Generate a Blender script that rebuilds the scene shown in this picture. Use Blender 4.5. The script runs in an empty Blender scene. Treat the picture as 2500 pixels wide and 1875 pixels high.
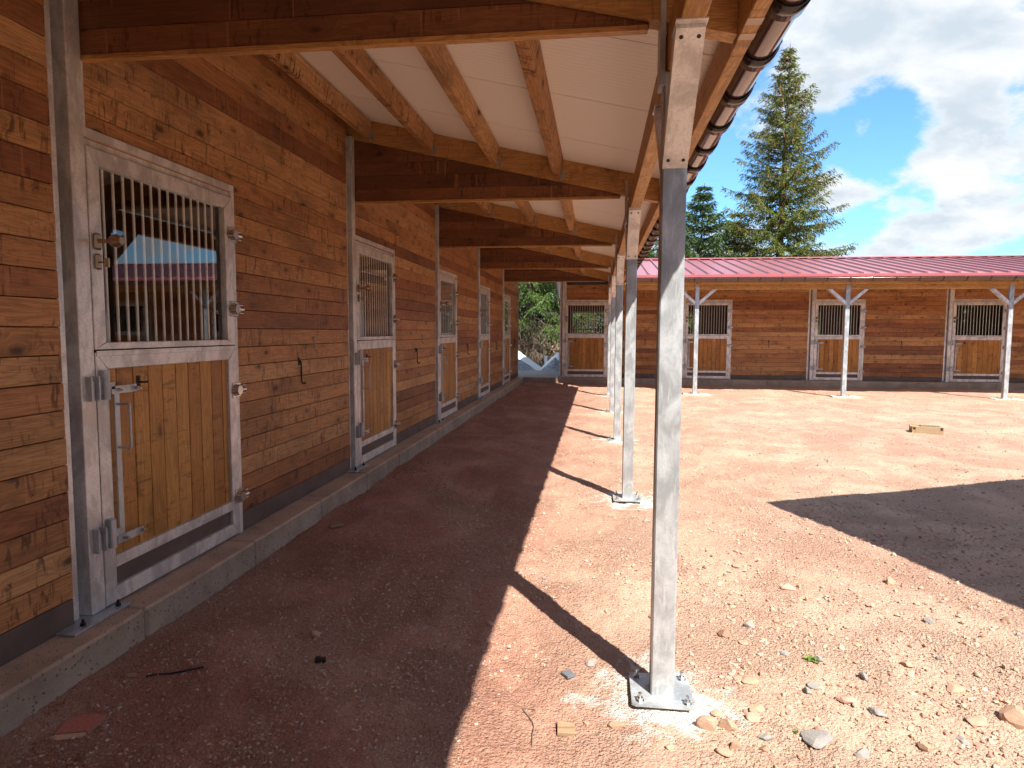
import bpy, math, random
import numpy as np
from mathutils import Matrix, Vector

# ------------------------------------------------------------------ camera, sky, sun, exposure
scn = bpy.context.scene
COL = scn.collection
RIGHT = Vector((0.991723, 0.128323, 0.004314))
DOWN = Vector((0.01448, -0.078393, -0.996817))
FWD = Vector((-0.127577, 0.988629, -0.079602))
cam_d = bpy.data.cameras.new("camera")
cam = bpy.data.objects.new("camera", cam_d)
COL.objects.link(cam)
cam_d.sensor_width = 36.0
cam_d.lens = 1614.87 / 2500 * 36
cam_d.clip_end = 2000
cam.matrix_world = Matrix(((RIGHT.x, -DOWN.x, -FWD.x, 0), (RIGHT.y, -DOWN.y, -FWD.y, 0), (RIGHT.z, -DOWN.z, -FWD.z, 1.6), (0, 0, 0, 1)))
scn.camera = cam

SUNDIR = Vector((0.4545, -0.70, 1.0)).normalized()      # towards the sun
EL = math.asin(SUNDIR.z)
AZ = math.atan2(SUNDIR.x, SUNDIR.y)
world = bpy.data.worlds.new("World")
scn.world = world
world.use_nodes = True
wt = world.node_tree
wt.nodes.clear()


class NT:
    """short-hand for building node trees"""
    def __init__(s, tree): s.t = tree
    def n(s, kind, **kw):
        nd = s.t.nodes.new(kind)
        for k, v in kw.items():
            if k.startswith('i_'):
                key = k[2:]
                key = int(key) if key.isdigit() else key.replace('_', ' ')
                nd.inputs[key].default_value = v
            else:
                setattr(nd, k, v)
        return nd
    def l(s, a, b): s.t.links.new(a, b)
    def math(s, op, a, b=None, c=None, clamp=False):
        nd = s.n('ShaderNodeMath', operation=op, use_clamp=clamp)
        for i, v in enumerate((a, b, c)):
            if v is None: continue
            if isinstance(v, (int, float)): nd.inputs[i].default_value = v
            else: s.l(v, nd.inputs[i])
        return nd.outputs[0]
    def vmath(s, op, a, b=None, out=0):
        nd = s.n('ShaderNodeVectorMath', operation=op)
        for i, v in enumerate((a, b)):
            if v is None: continue
            if isinstance(v, (tuple, list, Vector)): nd.inputs[i].default_value = v
            else: s.l(v, nd.inputs[i])
        return nd.outputs[out]
    def mix(s, f, a, b, blend='MIX'):
        nd = s.n('ShaderNodeMix', data_type='RGBA', blend_type=blend)
        for key, v in ((0, f), (6, a), (7, b)):
            if isinstance(v, (int, float)): nd.inputs[key].default_value = v
            elif isinstance(v, tuple): nd.inputs[key].default_value = v if len(v) == 4 else (*v, 1)
            else: s.l(v, nd.inputs[key])
        return nd.outputs[2]
    def smooth(s, v, a, b, x=0.0, y=1.0):
        nd = s.n('ShaderNodeMapRange', interpolation_type='SMOOTHSTEP')
        s.l(v, nd.inputs[0])
        for i, q in enumerate((a, b, x, y)): nd.inputs[i + 1].default_value = q
        return nd.outputs[0]
    def noise(s, vec, scale, detail=4, rough=0.55, dist=0.0):
        nd = s.n('ShaderNodeTexNoise')
        nd.inputs['Scale'].default_value = scale
        nd.inputs['Detail'].default_value = detail
        nd.inputs['Roughness'].default_value = rough
        nd.inputs['Distortion'].default_value = dist
        if vec is not None: s.l(vec, nd.inputs['Vector'])
        return nd.outputs[0]
    def mapping(s, vec, scale=(1, 1, 1), loc=(0, 0, 0), rot=(0, 0, 0)):
        nd = s.n('ShaderNodeMapping')
        nd.inputs['Scale'].default_value = scale
        nd.inputs['Location'].default_value = loc
        nd.inputs['Rotation'].default_value = rot
        s.l(vec, nd.inputs['Vector'])
        return nd.outputs[0]
    def ramp(s, v, stops, interp='LINEAR'):
        nd = s.n('ShaderNodeValToRGB')
        nd.color_ramp.interpolation = interp
        el = nd.color_ramp.elements
        while len(el) < len(stops): el.new(0.5)
        for e, (p, c) in zip(el, stops):
            e.position = p
            e.color = (*c, 1) if len(c) == 3 else c
        s.l(v, nd.inputs[0])
        return nd.outputs[0]


W = NT(wt)
out = W.n('ShaderNodeOutputWorld')
bg = W.n('ShaderNodeBackground')
W.l(bg.outputs[0], out.inputs[0])
bg.inputs['Strength'].default_value = 0.105
sky = W.n('ShaderNodeTexSky', sky_type='NISHITA', sun_disc=False, sun_elevation=EL, sun_rotation=AZ, altitude=400.0, air_density=1.0, dust_density=0.6, ozone_density=2.0)
tc = W.n('ShaderNodeTexCoord')
dirv = tc.outputs['Generated']
sep = W.n('ShaderNodeSeparateXYZ')
W.l(dirv, sep.inputs[0])
den = W.math('ADD', W.math('MAXIMUM', sep.outputs[2], 0.0), 0.42)
comb = W.n('ShaderNodeCombineXYZ')
W.l(W.math('DIVIDE', sep.outputs[0], den), comb.inputs[0])
W.l(W.math('DIVIDE', sep.outputs[1], den), comb.inputs[1])
cv = comb.outputs[0]
n1 = W.noise(W.mapping(cv, (1, 1, 1), (2.3, 0.4, 5)), 3.6, 11, 0.60, 0.1)
n2 = W.noise(W.mapping(cv, (1, 1, 1), (3.1, 7.7, 1)), 10.0, 9, 0.65, 0.1)
dens = W.math('ADD', n1, W.math('MULTIPLY', W.math('SUBTRACT', n2, 0.5), 0.5))
dens = W.math('ADD', dens, 0.035)
# where the blue shows through and where the banks lie (directions measured in the sky)
for d, cosr, amp in (((0.335, 0.893, 0.290), 0.040, -0.24), ((0.375, 0.887, 0.270), 0.042, -0.24), ((0.300, 0.925, 0.240), 0.050, -0.24), ((0.352, 0.912, 0.215), 0.030, -0.17), ((0.345, 0.930, 0.150), 0.024, -0.13),
                     ((0.150, 0.966, 0.213), 0.06, -0.24), ((0.466, 0.837, 0.288), 0.030, -0.16), ((0.405, 0.900, 0.170), 0.016, -0.12),
                     ((0.328, 0.901, 0.262), 0.014, 0.20), ((0.31, 0.93, 0.190), 0.035, 0.14),
                     ((0.352, 0.864, 0.365), 0.12, 0.22), ((0.43, 0.86, 0.325), 0.07, 0.18), ((0.430, 0.878, 0.225), 0.055, 0.20), ((0.427, 0.891, 0.135), 0.07, 0.14), ((0.385, 0.915, 0.105), 0.05, 0.12)):
    v = Vector(d).normalized()
    dist = W.vmath('DISTANCE', dirv, v, out=1)
    dens = W.math('ADD', dens, W.math('MULTIPLY', W.smooth(dist, cosr * 1.5, cosr * 0.25), amp))
cloud = W.smooth(dens, 0.43, 0.64)
# grey undersides: density sampled a little lower
shade = W.noise(W.mapping(cv, (1, 1.3, 1), (0.12, -0.2, 0)), 5.0, 7, 0.55, 0.1)
puff = W.math('MULTIPLY', W.smooth(shade, 0.38, 0.62), W.smooth(dens, 0.48, 0.72))
ccol = W.mix(puff, (2.42, 2.48, 2.54), (1.62, 1.86, 2.1))
skyc = W.mix(1.0, sky.outputs[0], (0.37, 0.56, 0.70), 'MULTIPLY')
final = W.mix(cloud, skyc, ccol)
W.l(final, bg.inputs['Color'])
world.cycles.sampling_method = 'MANUAL'
world.cycles.sample_map_resolution = 512

sun_d = bpy.data.lights.new("sun", 'SUN')
sun_d.energy = 3.05
sun_d.angle = math.radians(0.5)
sun_d.color = (1.0, 0.95, 0.87)
sun = bpy.data.objects.new("sun", sun_d)
COL.objects.link(sun)
sun.rotation_euler = SUNDIR.to_track_quat('Z', 'Y').to_euler()
sun.location = SUNDIR * 60

scn.view_settings.view_transform = 'Standard'
scn.view_settings.look = 'None'
scn.view_settings.gamma = 1.0
scn.view_settings.use_curve_mapping = False
scn.view_settings.exposure = 2.0
scn.cycles.max_bounces = 10
scn.cycles.diffuse_bounces = 6
scn.cycles.glossy_bounces = 4
scn.cycles.transparent_max_bounces = 12
scn.cycles.use_denoising = True
scn.cycles.sample_clamp_indirect = 6.0

rng = random.Random(11)
nrng = np.random.default_rng(5)


# ------------------------------------------------------------------ noise on arrays
def _hash(ix, iy, seed):
    h = (ix.astype(np.int64) * 374761393 + iy.astype(np.int64) * 668265263 + seed * 974711) & 0x7fffffff
    h = ((h ^ (h >> 13)) * 1274126177) & 0x7fffffff
    return ((h ^ (h >> 16)) & 0xffff) / 65535.0


def vnoise(x, y, seed=0):
    ix, iy = np.floor(x), np.floor(y)
    fx, fy = x - ix, y - iy
    fx, fy = fx * fx * (3 - 2 * fx), fy * fy * (3 - 2 * fy)
    a, b = _hash(ix, iy, seed), _hash(ix + 1, iy, seed)
    c, d = _hash(ix, iy + 1, seed), _hash(ix + 1, iy + 1, seed)
    return (a + (b - a) * fx) * (1 - fy) + (c + (d - c) * fx) * fy - 0.5


def ground_h(x, y):
    x = np.asarray(x, float); y = np.asarray(y, float)
    t = np.clip((-0.3 - x) / 1.9, 0, 1)
    h = 0.085 * t ** 1.6
    tn = np.clip((y - 18.0) / 1.5, 0, 1)
    h = np.maximum(h, 0.085 * tn ** 1.4)
    h = h + 0.026 * vnoise(x * 1.3, y * 1.15, 1) + 0.013 * vnoise(x * 4.1 + 3, y * 3.3, 2) + 0.008 * vnoise(x * 11, y * 11, 3) + 0.006 * vnoise(x * 26, y * 26, 4)
    rough = np.clip(0.55 + 2.2 * vnoise(x * 1.2, y * 0.9, 7) + 1.0 * vnoise(x * 3.7, y * 3.1, 8) + 0.2 * np.abs(np.clip(x, -1.5, 1.5)), 0.40, 1.7)
    h = h + rough * (0.010 * vnoise(x * 40, y * 40, 5) + 0.007 * vnoise(x * 85, y * 85, 6))
    return h - 0.004


# ------------------------------------------------------------------ mesh builder
class MB:
    def __init__(s): s.v = []; s.f = []; s.sm = []
    def add(s, vs, fs, smooth=False):
        o = len(s.v)
        s.v += [tuple(map(float, p)) for p in vs]
        s.f += [tuple(i + o for i in f) for f in fs]
        s.sm += [smooth] * len(fs)
        return s
    def box(s, x0, x1, y0, y1, z0, z1, c=0.0):
        if c <= 0:
            vs = [(x, y, z) for z in (z0, z1) for y in (y0, y1) for x in (x0, x1)]
            return s.add(vs, [(0, 2, 3, 1), (4, 5, 7, 6), (0, 1, 5, 4), (2, 6, 7, 3), (0, 4, 6, 2), (1, 3, 7, 5)])
        vs = []
        for ax in range(3):
            for sx in (0, 1):
                for a in (0, 1):
                    for b in (0, 1):
                        p = [0, 0, 0]
                        lim = ((x0, x1), (y0, y1), (z0, z1))
                        p[ax] = lim[ax][sx]
                        o1, o2 = (ax + 1) % 3, (ax + 2) % 3
                        p[o1] = lim[o1][a] + (c if a == 0 else -c)
                        p[o2] = lim[o2][b] + (c if b == 0 else -c)
                        vs.append(tuple(p))
        def id(ax, sx, a, b): return ax * 8 + sx * 4 + a * 2 + b
        fs = []
        for ax in range(3):
            fs.append((id(ax, 0, 0, 0), id(ax, 0, 0, 1), id(ax, 0, 1, 1), id(ax, 0, 1, 0)))
            fs.append((id(ax, 1, 0, 0), id(ax, 1, 1, 0), id(ax, 1, 1, 1), id(ax, 1, 0, 1)))
        # edges
        def corner(ax, sgn):   # vertex of face with normal axis ax at corner sgn (3 signs)
            o1, o2 = (ax + 1) % 3, (ax + 2) % 3
            return id(ax, sgn[ax], sgn[o1], sgn[o2])
        for ax in range(3):
            o1, o2 = (ax + 1) % 3, (ax + 2) % 3
            for a in (0, 1):
                for b in (0, 1):
                    g0 = [0, 0, 0]; g1 = [0, 0, 0]
                    g0[ax], g1[ax] = 0, 1
                    g0[o1] = g1[o1] = a; g0[o2] = g1[o2] = b
                    q = (corner(o1, g0), corner(o1, g1), corner(o2, g1), corner(o2, g0))
                    fs.append(q if (a == b) else q[::-1])
        for g in [(a, b, d) for a in (0, 1) for b in (0, 1) for d in (0, 1)]:
            q = (corner(0, g), corner(1, g), corner(2, g))
            fs.append(q if sum(g) % 2 else q[::-1])
        return s.add(vs, fs)
    def cyl(s, p, q, r, n=10, r2=None, caps=True, smooth=True):
        p, q = Vector(p), Vector(q)
        d = (q - p).normalized()
        a = d.orthogonal().normalized(); b = d.cross(a)
        r2 = r if r2 is None else r2
        vs = [p + (a * math.cos(2 * math.pi * i / n) + b * math.sin(2 * math.pi * i / n)) * r for i in range(n)]
        vs += [q + (a * math.cos(2 * math.pi * i / n) + b * math.sin(2 * math.pi * i / n)) * r2 for i in range(n)]
        s.add(vs, [(i, (i + 1) % n, n + (i + 1) % n, n + i) for i in range(n)], smooth)
        if caps:
            s.add(vs[:n], [tuple(range(n - 1, -1, -1))]); s.add(vs[n:], [tuple(range(n))])
        return s
    def tube(s, pts, r, n=8):
        pts = [Vector(p) for p in pts]
        for a, b in zip(pts[:-1], pts[1:]): s.cyl(a, b, r, n)
        return s
    def poly(s, pts2, y0, y1, plane='xz'):
        """prism of a polygon (counter-clockwise in x,z) between two values of y"""
        n = len(pts2)
        mk = {'xz': lambda a, b, t: (a, t, b), 'yz': lambda a, b, t: (t, a, b), 'xy': lambda a, b, t: (a, b, t)}[plane]
        vs = [mk(a, b, y0) for a, b in pts2] + [mk(a, b, y1) for a, b in pts2]
        fl = plane == 'xz'
        f = [tuple(range(n)), tuple(range(2 * n - 1, n - 1, -1))] + [(i, n + i, n + (i + 1) % n, (i + 1) % n) for i in range(n)]
        if not fl: f = [g[::-1] for g in f]
        return s.add(vs, f)
    def mesh(s, name, mat):
        me = bpy.data.meshes.new(name)
        me.from_pydata(s.v, [], s.f)
        if any(s.sm): me.polygons.foreach_set('use_smooth', s.sm)
        for m in (mat if isinstance(mat, (list, tuple)) else [mat]):
            if m: me.materials.append(m)
        me.update()
        return me


def np_mesh(name, verts, faces, mat, smooth=False):
    me = bpy.data.meshes.new(name)
    nv, nf, k = len(verts), len(faces), faces.shape[1]
    me.vertices.add(nv); me.vertices.foreach_set('co', np.asarray(verts, np.float32).ravel())
    me.loops.add(nf * k); me.loops.foreach_set('vertex_index', np.asarray(faces, np.int32).ravel())
    me.polygons.add(nf)
    me.polygons.foreach_set('loop_start', np.arange(nf, dtype=np.int32) * k)
    me.polygons.foreach_set('use_smooth', np.full(nf, smooth))
    me.update(calc_edges=True); me.validate()
    if mat: me.materials.append(mat)
    return me


WM = {}


def link(o, loc=(0, 0, 0), rz=0.0, parent=None, rot=None, scale=(1, 1, 1)):
    """put an object at a world place, under its parent"""
    R = rot.to_matrix().to_4x4() if rot is not None else Matrix.Rotation(rz, 4, 'Z')
    M = Matrix.Translation(loc) @ R @ Matrix.Diagonal((*scale, 1))
    COL.objects.link(o)
    WM[o.name] = M
    if parent is not None:
        o.parent = parent
        L = WM[parent.name].inverted() @ M
    else:
        L = M
    o.matrix_local = L
    return o


def part(name, mb, mat, parent, loc=(0, 0, 0), rz=0.0, rot=None, scale=(1, 1, 1), label=None):
    me = mb.mesh(name, mat) if isinstance(mb, MB) else mb
    o = link(bpy.data.objects.new(name, me), loc, rz, parent, rot, scale)
    if label: o['label'] = label
    return o


def tag(o, label=None, cat=None, group=None, kind=None):
    if label: o['label'] = label
    if cat: o['category'] = cat
    if group: o['group'] = group
    if kind: o['kind'] = kind
    return o


def root(name, loc, rz=0.0):
    return link(bpy.data.objects.new(name, None), loc, rz)


def copy_tree(src, loc, rz=0.0, parent=None, scale=(1, 1, 1)):
    c = src.copy()
    link(c, loc, rz, parent, None, scale)
    def rec(a, b):
        for ch in list(a.children):
            d = ch.copy(); COL.objects.link(d)
            d.parent = b; d.matrix_local = ch.matrix_local.copy()
            WM[d.name] = WM[b.name] @ ch.matrix_local
            rec(ch, d)
    rec(src, c)
    return c


# ------------------------------------------------------------------ materials
def new_mat(name):
    m = bpy.data.materials.new(name)
    m.use_nodes = True
    t = NT(m.node_tree)
    b = m.node_tree.nodes['Principled BSDF']
    return m, t, b


def bump(t, b, h, strength, dist=0.01):
    nd = t.n('ShaderNodeBump')
    nd.inputs['Strength'].default_value = strength
    nd.inputs['Distance'].default_value = dist
    t.l(h, nd.inputs['Height'])
    t.l(nd.outputs[0], b.inputs['Normal'])
    return nd


def wood(name, cols, axis='x', dark=(0.05, 0.018, 0.008), rough=0.55, knots=1.0, mottled=1.0, contrast=1.0):
    m, t, b = new_mat(name)
    tcn = t.n('ShaderNodeTexCoord'); oi = t.n('ShaderNodeObjectInfo')
    v = tcn.outputs['Object']
    if axis == 'z': v = t.mapping(v, rot=(0, math.radians(90), 0))
    if axis == 'y': v = t.mapping(v, rot=(0, 0, math.radians(90)))
    off = t.vmath('MULTIPLY', t.n('ShaderNodeCombineXYZ').outputs[0], (1, 1, 1))
    cx = t.n('ShaderNodeCombineXYZ')
    r = oi.outputs['Random']
    t.l(t.math('MULTIPLY', r, 37.0), cx.inputs[0]); t.l(t.math('MULTIPLY', r, 91.0), cx.inputs[1]); t.l(t.math('MULTIPLY', r, 53.0), cx.inputs[2])
    v = t.vmath('ADD', v, cx.outputs[0])
    # knots
    kv = t.mapping(v, (3.2, 3.0, 7.0))
    vor = t.n('ShaderNodeTexVoronoi', feature='F1')
    vor.inputs['Scale'].default_value = 1.0
    vor.inputs['Randomness'].default_value = 1.0
    wob = t.noise(v, 9, 3, 0.6)
    kv2 = t.vmath('ADD', kv, t.vmath('MULTIPLY', t.n('ShaderNodeTexNoise').outputs[1], (0, 0, 0)))
    t.l(kv2, vor.inputs['Vector'])
    kd = t.math('ADD', vor.outputs['Distance'], t.math('MULTIPLY', t.math('SUBTRACT', wob, 0.5), 0.16))
    knot = t.smooth(kd, 0.17, 0.05)
    halo = t.smooth(kd, 0.42, 0.1)
    # growth lines bending round the knots
    gv = t.mapping(v, (1.1, 6.0, 16.0))
    gcomb = t.n('ShaderNodeCombineXYZ'); t.l(t.math('MULTIPLY', halo, 1.3), gcomb.inputs[2])
    gv = t.vmath('ADD', gv, gcomb.outputs[0])
    g1 = t.noise(gv, 1.0, 5, 0.6, 0.6)
    rings = t.math('ABSOLUTE', t.math('SINE', t.math('MULTIPLY', g1, 34.0)))
    fine = t.noise(t.mapping(v, (4, 60, 110)), 1.0, 4, 0.75)
    # cross-grain marks, feather-like
    fm = t.noise(t.mapping(v, (26, 6, 6.0)), 1.0, 4, 0.7, 0.8)
    fk = t.noise(t.mapping(v, (2.2, 1.0, 3.0), (5, 2, 1)), 1.0, 3, 0.6)
    feather = t.math('MULTIPLY', t.smooth(fm, 0.52, 0.63), t.smooth(fk, 0.44, 0.56))
    bl = t.noise(t.mapping(v, (1.1, 1.0, 2.0)), 1.0, 4, 0.6)
    n = len(cols)
    base = t.ramp(r, [(i / n, c) for i, c in enumerate(cols)], 'CONSTANT')
    base = t.mix(t.math('MULTIPLY', t.smooth(bl, 0.42, 0.72), 0.8 * mottled), base, t.mix(0.6, base, dark))
    base = t.mix(t.math('MULTIPLY', t.smooth(bl, 0.45, 0.25), 0.45 * mottled), base, t.mix(0.5, base, (0.55, 0.26, 0.10)))
    base = t.mix(t.math('MULTIPLY', t.smooth(rings, 0.45, 1.0), 0.55 * contrast), base, t.mix(0.6, base, dark))
    base = t.mix(t.math('MULTIPLY', t.smooth(fine, 0.42, 0.70), 0.5 * contrast), base, t.mix(0.6, base, dark))
    base = t.mix(t.math('MULTIPLY', feather, 0.72 * knots), base, dark)
    base = t.mix(t.math('MULTIPLY', halo, 0.25 * knots), base, dark)
    base = t.mix(t.math('MULTIPLY', knot, 0.8 * knots), base, (0.03, 0.012, 0.006))
    # stain lap marks: pale narrow vertical lines
    lv = t.noise(t.mapping(v, (3.4, 0.0, 0.03)), 1.0, 0, 0.4, 0)
    lap = t.math('MULTIPLY', t.smooth(t.math('ABSOLUTE', t.math('SUBTRACT', lv, 0.5)), 0.010, 0.003), t.smooth(fk, 0.45, 0.55))
    base = t.mix(t.math('MULTIPLY', lap, 0.35 * mottled), base, (0.50, 0.22, 0.09))
    t.l(base, b.inputs['Base Color'])
    t.l(t.math('ADD', t.math('MULTIPLY', fine, 0.25), rough - 0.12), b.inputs['Roughness'])
    b.inputs['Specular IOR Level'].default_value = 0.35
    hh = t.math('ADD', t.math('MULTIPLY', rings, 0.4), t.math('ADD', fine, t.math('MULTIPLY', knot, -1.0)))
    bump(t, b, hh, 0.35, 0.002)
    return m


M = {}
M['plank'] = wood('stained_cladding', [(0.53, 0.255, 0.095), (0.41, 0.170, 0.063), (0.55, 0.285, 0.112), (0.28, 0.105, 0.043), (0.49, 0.225, 0.084), (0.58, 0.31, 0.13), (0.33, 0.125, 0.050), (0.51, 0.235, 0.088), (0.44, 0.19, 0.070)], contrast=0.95, mottled=1.0)
M['gable'] = wood('dark_stained_boards', [(0.22, 0.090, 0.040), (0.30, 0.125, 0.052), (0.18, 0.070, 0.032), (0.26, 0.105, 0.044)], contrast=0.8)
M['timber'] = wood('structural_timber', [(0.62, 0.34, 0.115), (0.57, 0.30, 0.10), (0.65, 0.37, 0.13)], knots=0.55, mottled=0.6, rough=0.5, dark=(0.11, 0.04, 0.012))
M['doorwood'] = wood('oiled_door_boards', [(0.54, 0.245, 0.052), (0.47, 0.20, 0.042), (0.58, 0.275, 0.062), (0.41, 0.165, 0.036)], axis='z', contrast=0.85, knots=0.7, mottled=1.1, rough=0.42, dark=(0.09, 0.035, 0.01))
M['roughwood'] = wood('purlin_timber', [(0.56, 0.29, 0.115), (0.61, 0.33, 0.135), (0.52, 0.26, 0.10)], knots=1.2, mottled=1.0, rough=0.65)
M['rawwood'] = wood('raw_timber', [(0.40, 0.27, 0.165), (0.37, 0.245, 0.145)], knots=0.3, mottled=0.2)


def zinc(name, col=(0.43, 0.455, 0.47), metal=0.45, rough=0.42, stain=0.5):
    m, t, b = new_mat(name)
    v = t.n('ShaderNodeTexCoord').outputs['Object']
    oi = t.n('ShaderNodeObjectInfo').outputs['Random']
    cx = t.n('ShaderNodeCombineXYZ'); t.l(t.math('MULTIPLY', oi, 20.0), cx.inputs[0]); t.l(t.math('MULTIPLY', oi, 31.0), cx.inputs[2])
    v = t.vmath('ADD', v, cx.outputs[0])
    a = t.noise(t.mapping(v, (9, 9, 5)), 1.0, 6, 0.65, 0.6)
    # diagonal drain streaks of the zinc bath
    s = t.noise(t.mapping(v, (70, 70, 9), rot=(0.5, 0.6, 0)), 1.0, 4, 0.65, 0.4)
    sp = t.noise(v, 130, 2, 0.6)
    c = t.mix(t.smooth(a, 0.38, 0.62), (*[q * 0.74 for q in col], 1), (*[min(1, q * 1.16) for q in col], 1))
    c = t.mix(t.math('MULTIPLY', t.smooth(s, 0.52, 0.70), 0.5), c, (0.66, 0.67, 0.67, 1))
    c = t.mix(t.math('MULTIPLY', t.smooth(sp, 0.45, 0.7), 0.35), c, (0.36, 0.35, 0.34, 1))
    c = t.mix(t.math('MULTIPLY', t.smooth(t.noise(t.mapping(v, (3, 3, 7)), 1.0, 5, 0.7), 0.55, 0.78), stain), c, (*[q * f_ for q, f_ in zip(col, (0.84, 0.72, 0.63))], 1))
    t.l(c, b.inputs['Base Color'])
    b.inputs['Metallic'].default_value = metal
    t.l(t.math('ADD', t.math('MULTIPLY', a, 0.3), rough - 0.14), b.inputs['Roughness'])
    bump(t, b, t.math('ADD', s, t.math('MULTIPLY', sp, 0.6)), 0.25, 0.0015)
    return m


M['zinc'] = zinc('galvanized_steel')
M['zincdoor'] = zinc('galvanized_door_frame', (0.68, 0.66, 0.635), 0.35, 0.38, 0.7)


def plain(name, col, rough=0.5, metal=0.0, vary=0.12, scale=14, bumps=0.0, coat=0.0):
    m, t, b = new_mat(name)
    v = t.n('ShaderNodeTexCoord').outputs['Object']
    a = t.noise(v, scale, 5, 0.6)
    c = t.mix(t.smooth(a, 0.3, 0.72), (*[q * (1 - vary) for q in col], 1), (*[min(1, q * (1 + vary)) for q in col], 1))
    t.l(c, b.inputs['Base Color'])
    b.inputs['Roughness'].default_value = rough
    b.inputs['Metallic'].default_value = metal
    b.inputs['Coat Weight'].default_value = coat
    if bumps: bump(t, b, t.noise(v, scale * 8, 4, 0.7), bumps, 0.003)
    return m


M['pvc'] = plain('brown_kick_panel', (0.105, 0.072, 0.058), 0.6, 0, 0.25, 5, 0.1)
M['stainless'] = plain('stainless', (0.55, 0.54, 0.52), 0.25, 1.0, 0.1)
M['bronze'] = plain('bronze_fittings', (0.38, 0.25, 0.15), 0.3, 0.9, 0.1)
M['black'] = plain('black_iron', (0.02, 0.02, 0.022), 0.45, 0.4, 0.2)
M['gutter'] = plain('brown_gutter', (0.085, 0.043, 0.033), 0.12, 0.35, 0.04, 4, 0, 0.6)
M['gutterdark'] = plain('dark_gutter_strap', (0.022, 0.014, 0.013), 0.2, 0.3, 0.05, 4, 0, 0.5)
M['red'] = plain('red_roof_sheet', (0.33, 0.125, 0.14), 0.28, 0.1, 0.06, 1.5)
M['redpink'] = plain('red_trim', (0.37, 0.095, 0.105), 0.4, 0.1, 0.05, 3)
M['white'] = plain('white_plastic', (0.78, 0.78, 0.76), 0.5, 0, 0.03)
M['label'] = plain('pale_board', (0.55, 0.42, 0.32), 0.6, 0, 0.05)
M['ink'] = plain('printed_ink', (0.16, 0.12, 0.10), 0.7)
M['hanger'] = plain('hanger_plate', (0.42, 0.42, 0.42), 0.4, 0.8, 0.3, 60)
M['soil'] = plain('packed_soil', (0.27, 0.14, 0.09), 0.9, 0, 0.2, 2)
M['slab'] = plain('concrete_slab', (0.34, 0.32, 0.30), 0.85, 0, 0.15, 3, 0.2)
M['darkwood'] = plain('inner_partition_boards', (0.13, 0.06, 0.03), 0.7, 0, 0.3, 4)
M['whitefleece'] = plain('white_fleece', (0.80, 0.80, 0.76), 0.8, 0, 0.05, 6, 0.2)
M['foot'] = plain('concrete_footing', (0.50, 0.44, 0.37), 0.9, 0, 0.15, 9, 0.4)

m, t, b = new_mat('ceiling_sheet')
v = t.n('ShaderNodeTexCoord').outputs['Object']
sx = t.n('ShaderNodeSeparateXYZ'); t.l(v, sx.inputs[0])
rib = t.math('ABSOLUTE', t.math('SUBTRACT', t.math('FRACT', t.math('MULTIPLY', sx.outputs[1], 20.0)), 0.5))
ribh = t.smooth(rib, 0.05, 0.16)
c = t.mix(t.math('MULTIPLY', t.math('SUBTRACT', 1.0, ribh), 0.16), (0.90, 0.85, 0.77, 1), (0.5, 0.44, 0.38, 1))
t.l(c, b.inputs['Base Color']); b.inputs['Roughness'].default_value = 0.42
bump(t, b, ribh, 0.6, 0.003)
M['ceiling'] = m

m, t, b = new_mat('window_glass')
m.node_tree.nodes.remove(b)
o_ = m.node_tree.nodes['Material Output']
tr = t.n('ShaderNodeBsdfTransparent'); gl = t.n('ShaderNodeBsdfGlossy')
tr.inputs[0].default_value = (0.96, 0.97, 0.96, 1)
gl.inputs['Roughness'].default_value = 0.004
fr = t.n('ShaderNodeFresnel'); fr.inputs['IOR'].default_value = 1.5
mx = t.n('ShaderNodeMixShader')
t.l(t.math('MULTIPLY', t.math('MULTIPLY', fr.outputs[0], 2.0, clamp=True), t.math('SUBTRACT', 1.0, t.n('ShaderNodeNewGeometry').outputs['Backfacing'])), mx.inputs[0])
t.l(tr.outputs[0], mx.inputs[1]); t.l(gl.outputs[0], mx.inputs[2]); t.l(mx.outputs[0], o_.inputs[0])
M['glass'] = m

m, t, b = new_mat('kerb_concrete')
g = t.n('ShaderNodeNewGeometry'); v = g.outputs['Position']
a = t.noise(v, 3.0, 6, 0.65); f_ = t.noise(v, 45, 4, 0.7)
c = t.mix(t.smooth(a, 0.3, 0.7), (0.25, 0.19, 0.135, 1), (0.40, 0.315, 0.235, 1))
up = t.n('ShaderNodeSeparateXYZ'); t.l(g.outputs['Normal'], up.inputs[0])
pit = t.n('ShaderNodeTexVoronoi'); pit.inputs['Scale'].default_value = 38; t.l(v, pit.inputs['Vector'])
pits = t.smooth(pit.outputs['Distance'], 0.30, 0.10)
c = t.mix(t.math('MULTIPLY', pits, t.smooth(f_, 0.42, 0.6, 0, 0.85)), c, (0.085, 0.065, 0.048, 1))
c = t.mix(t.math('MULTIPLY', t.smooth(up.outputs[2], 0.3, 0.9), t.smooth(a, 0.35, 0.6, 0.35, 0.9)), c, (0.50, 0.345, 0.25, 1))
t.l(c, b.inputs['Base Color']); b.inputs['Roughness'].default_value = 0.9
bump(t, b, t.math('SUBTRACT', f_, pits), 0.9, 0.006)
M['kerb'] = m

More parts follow.
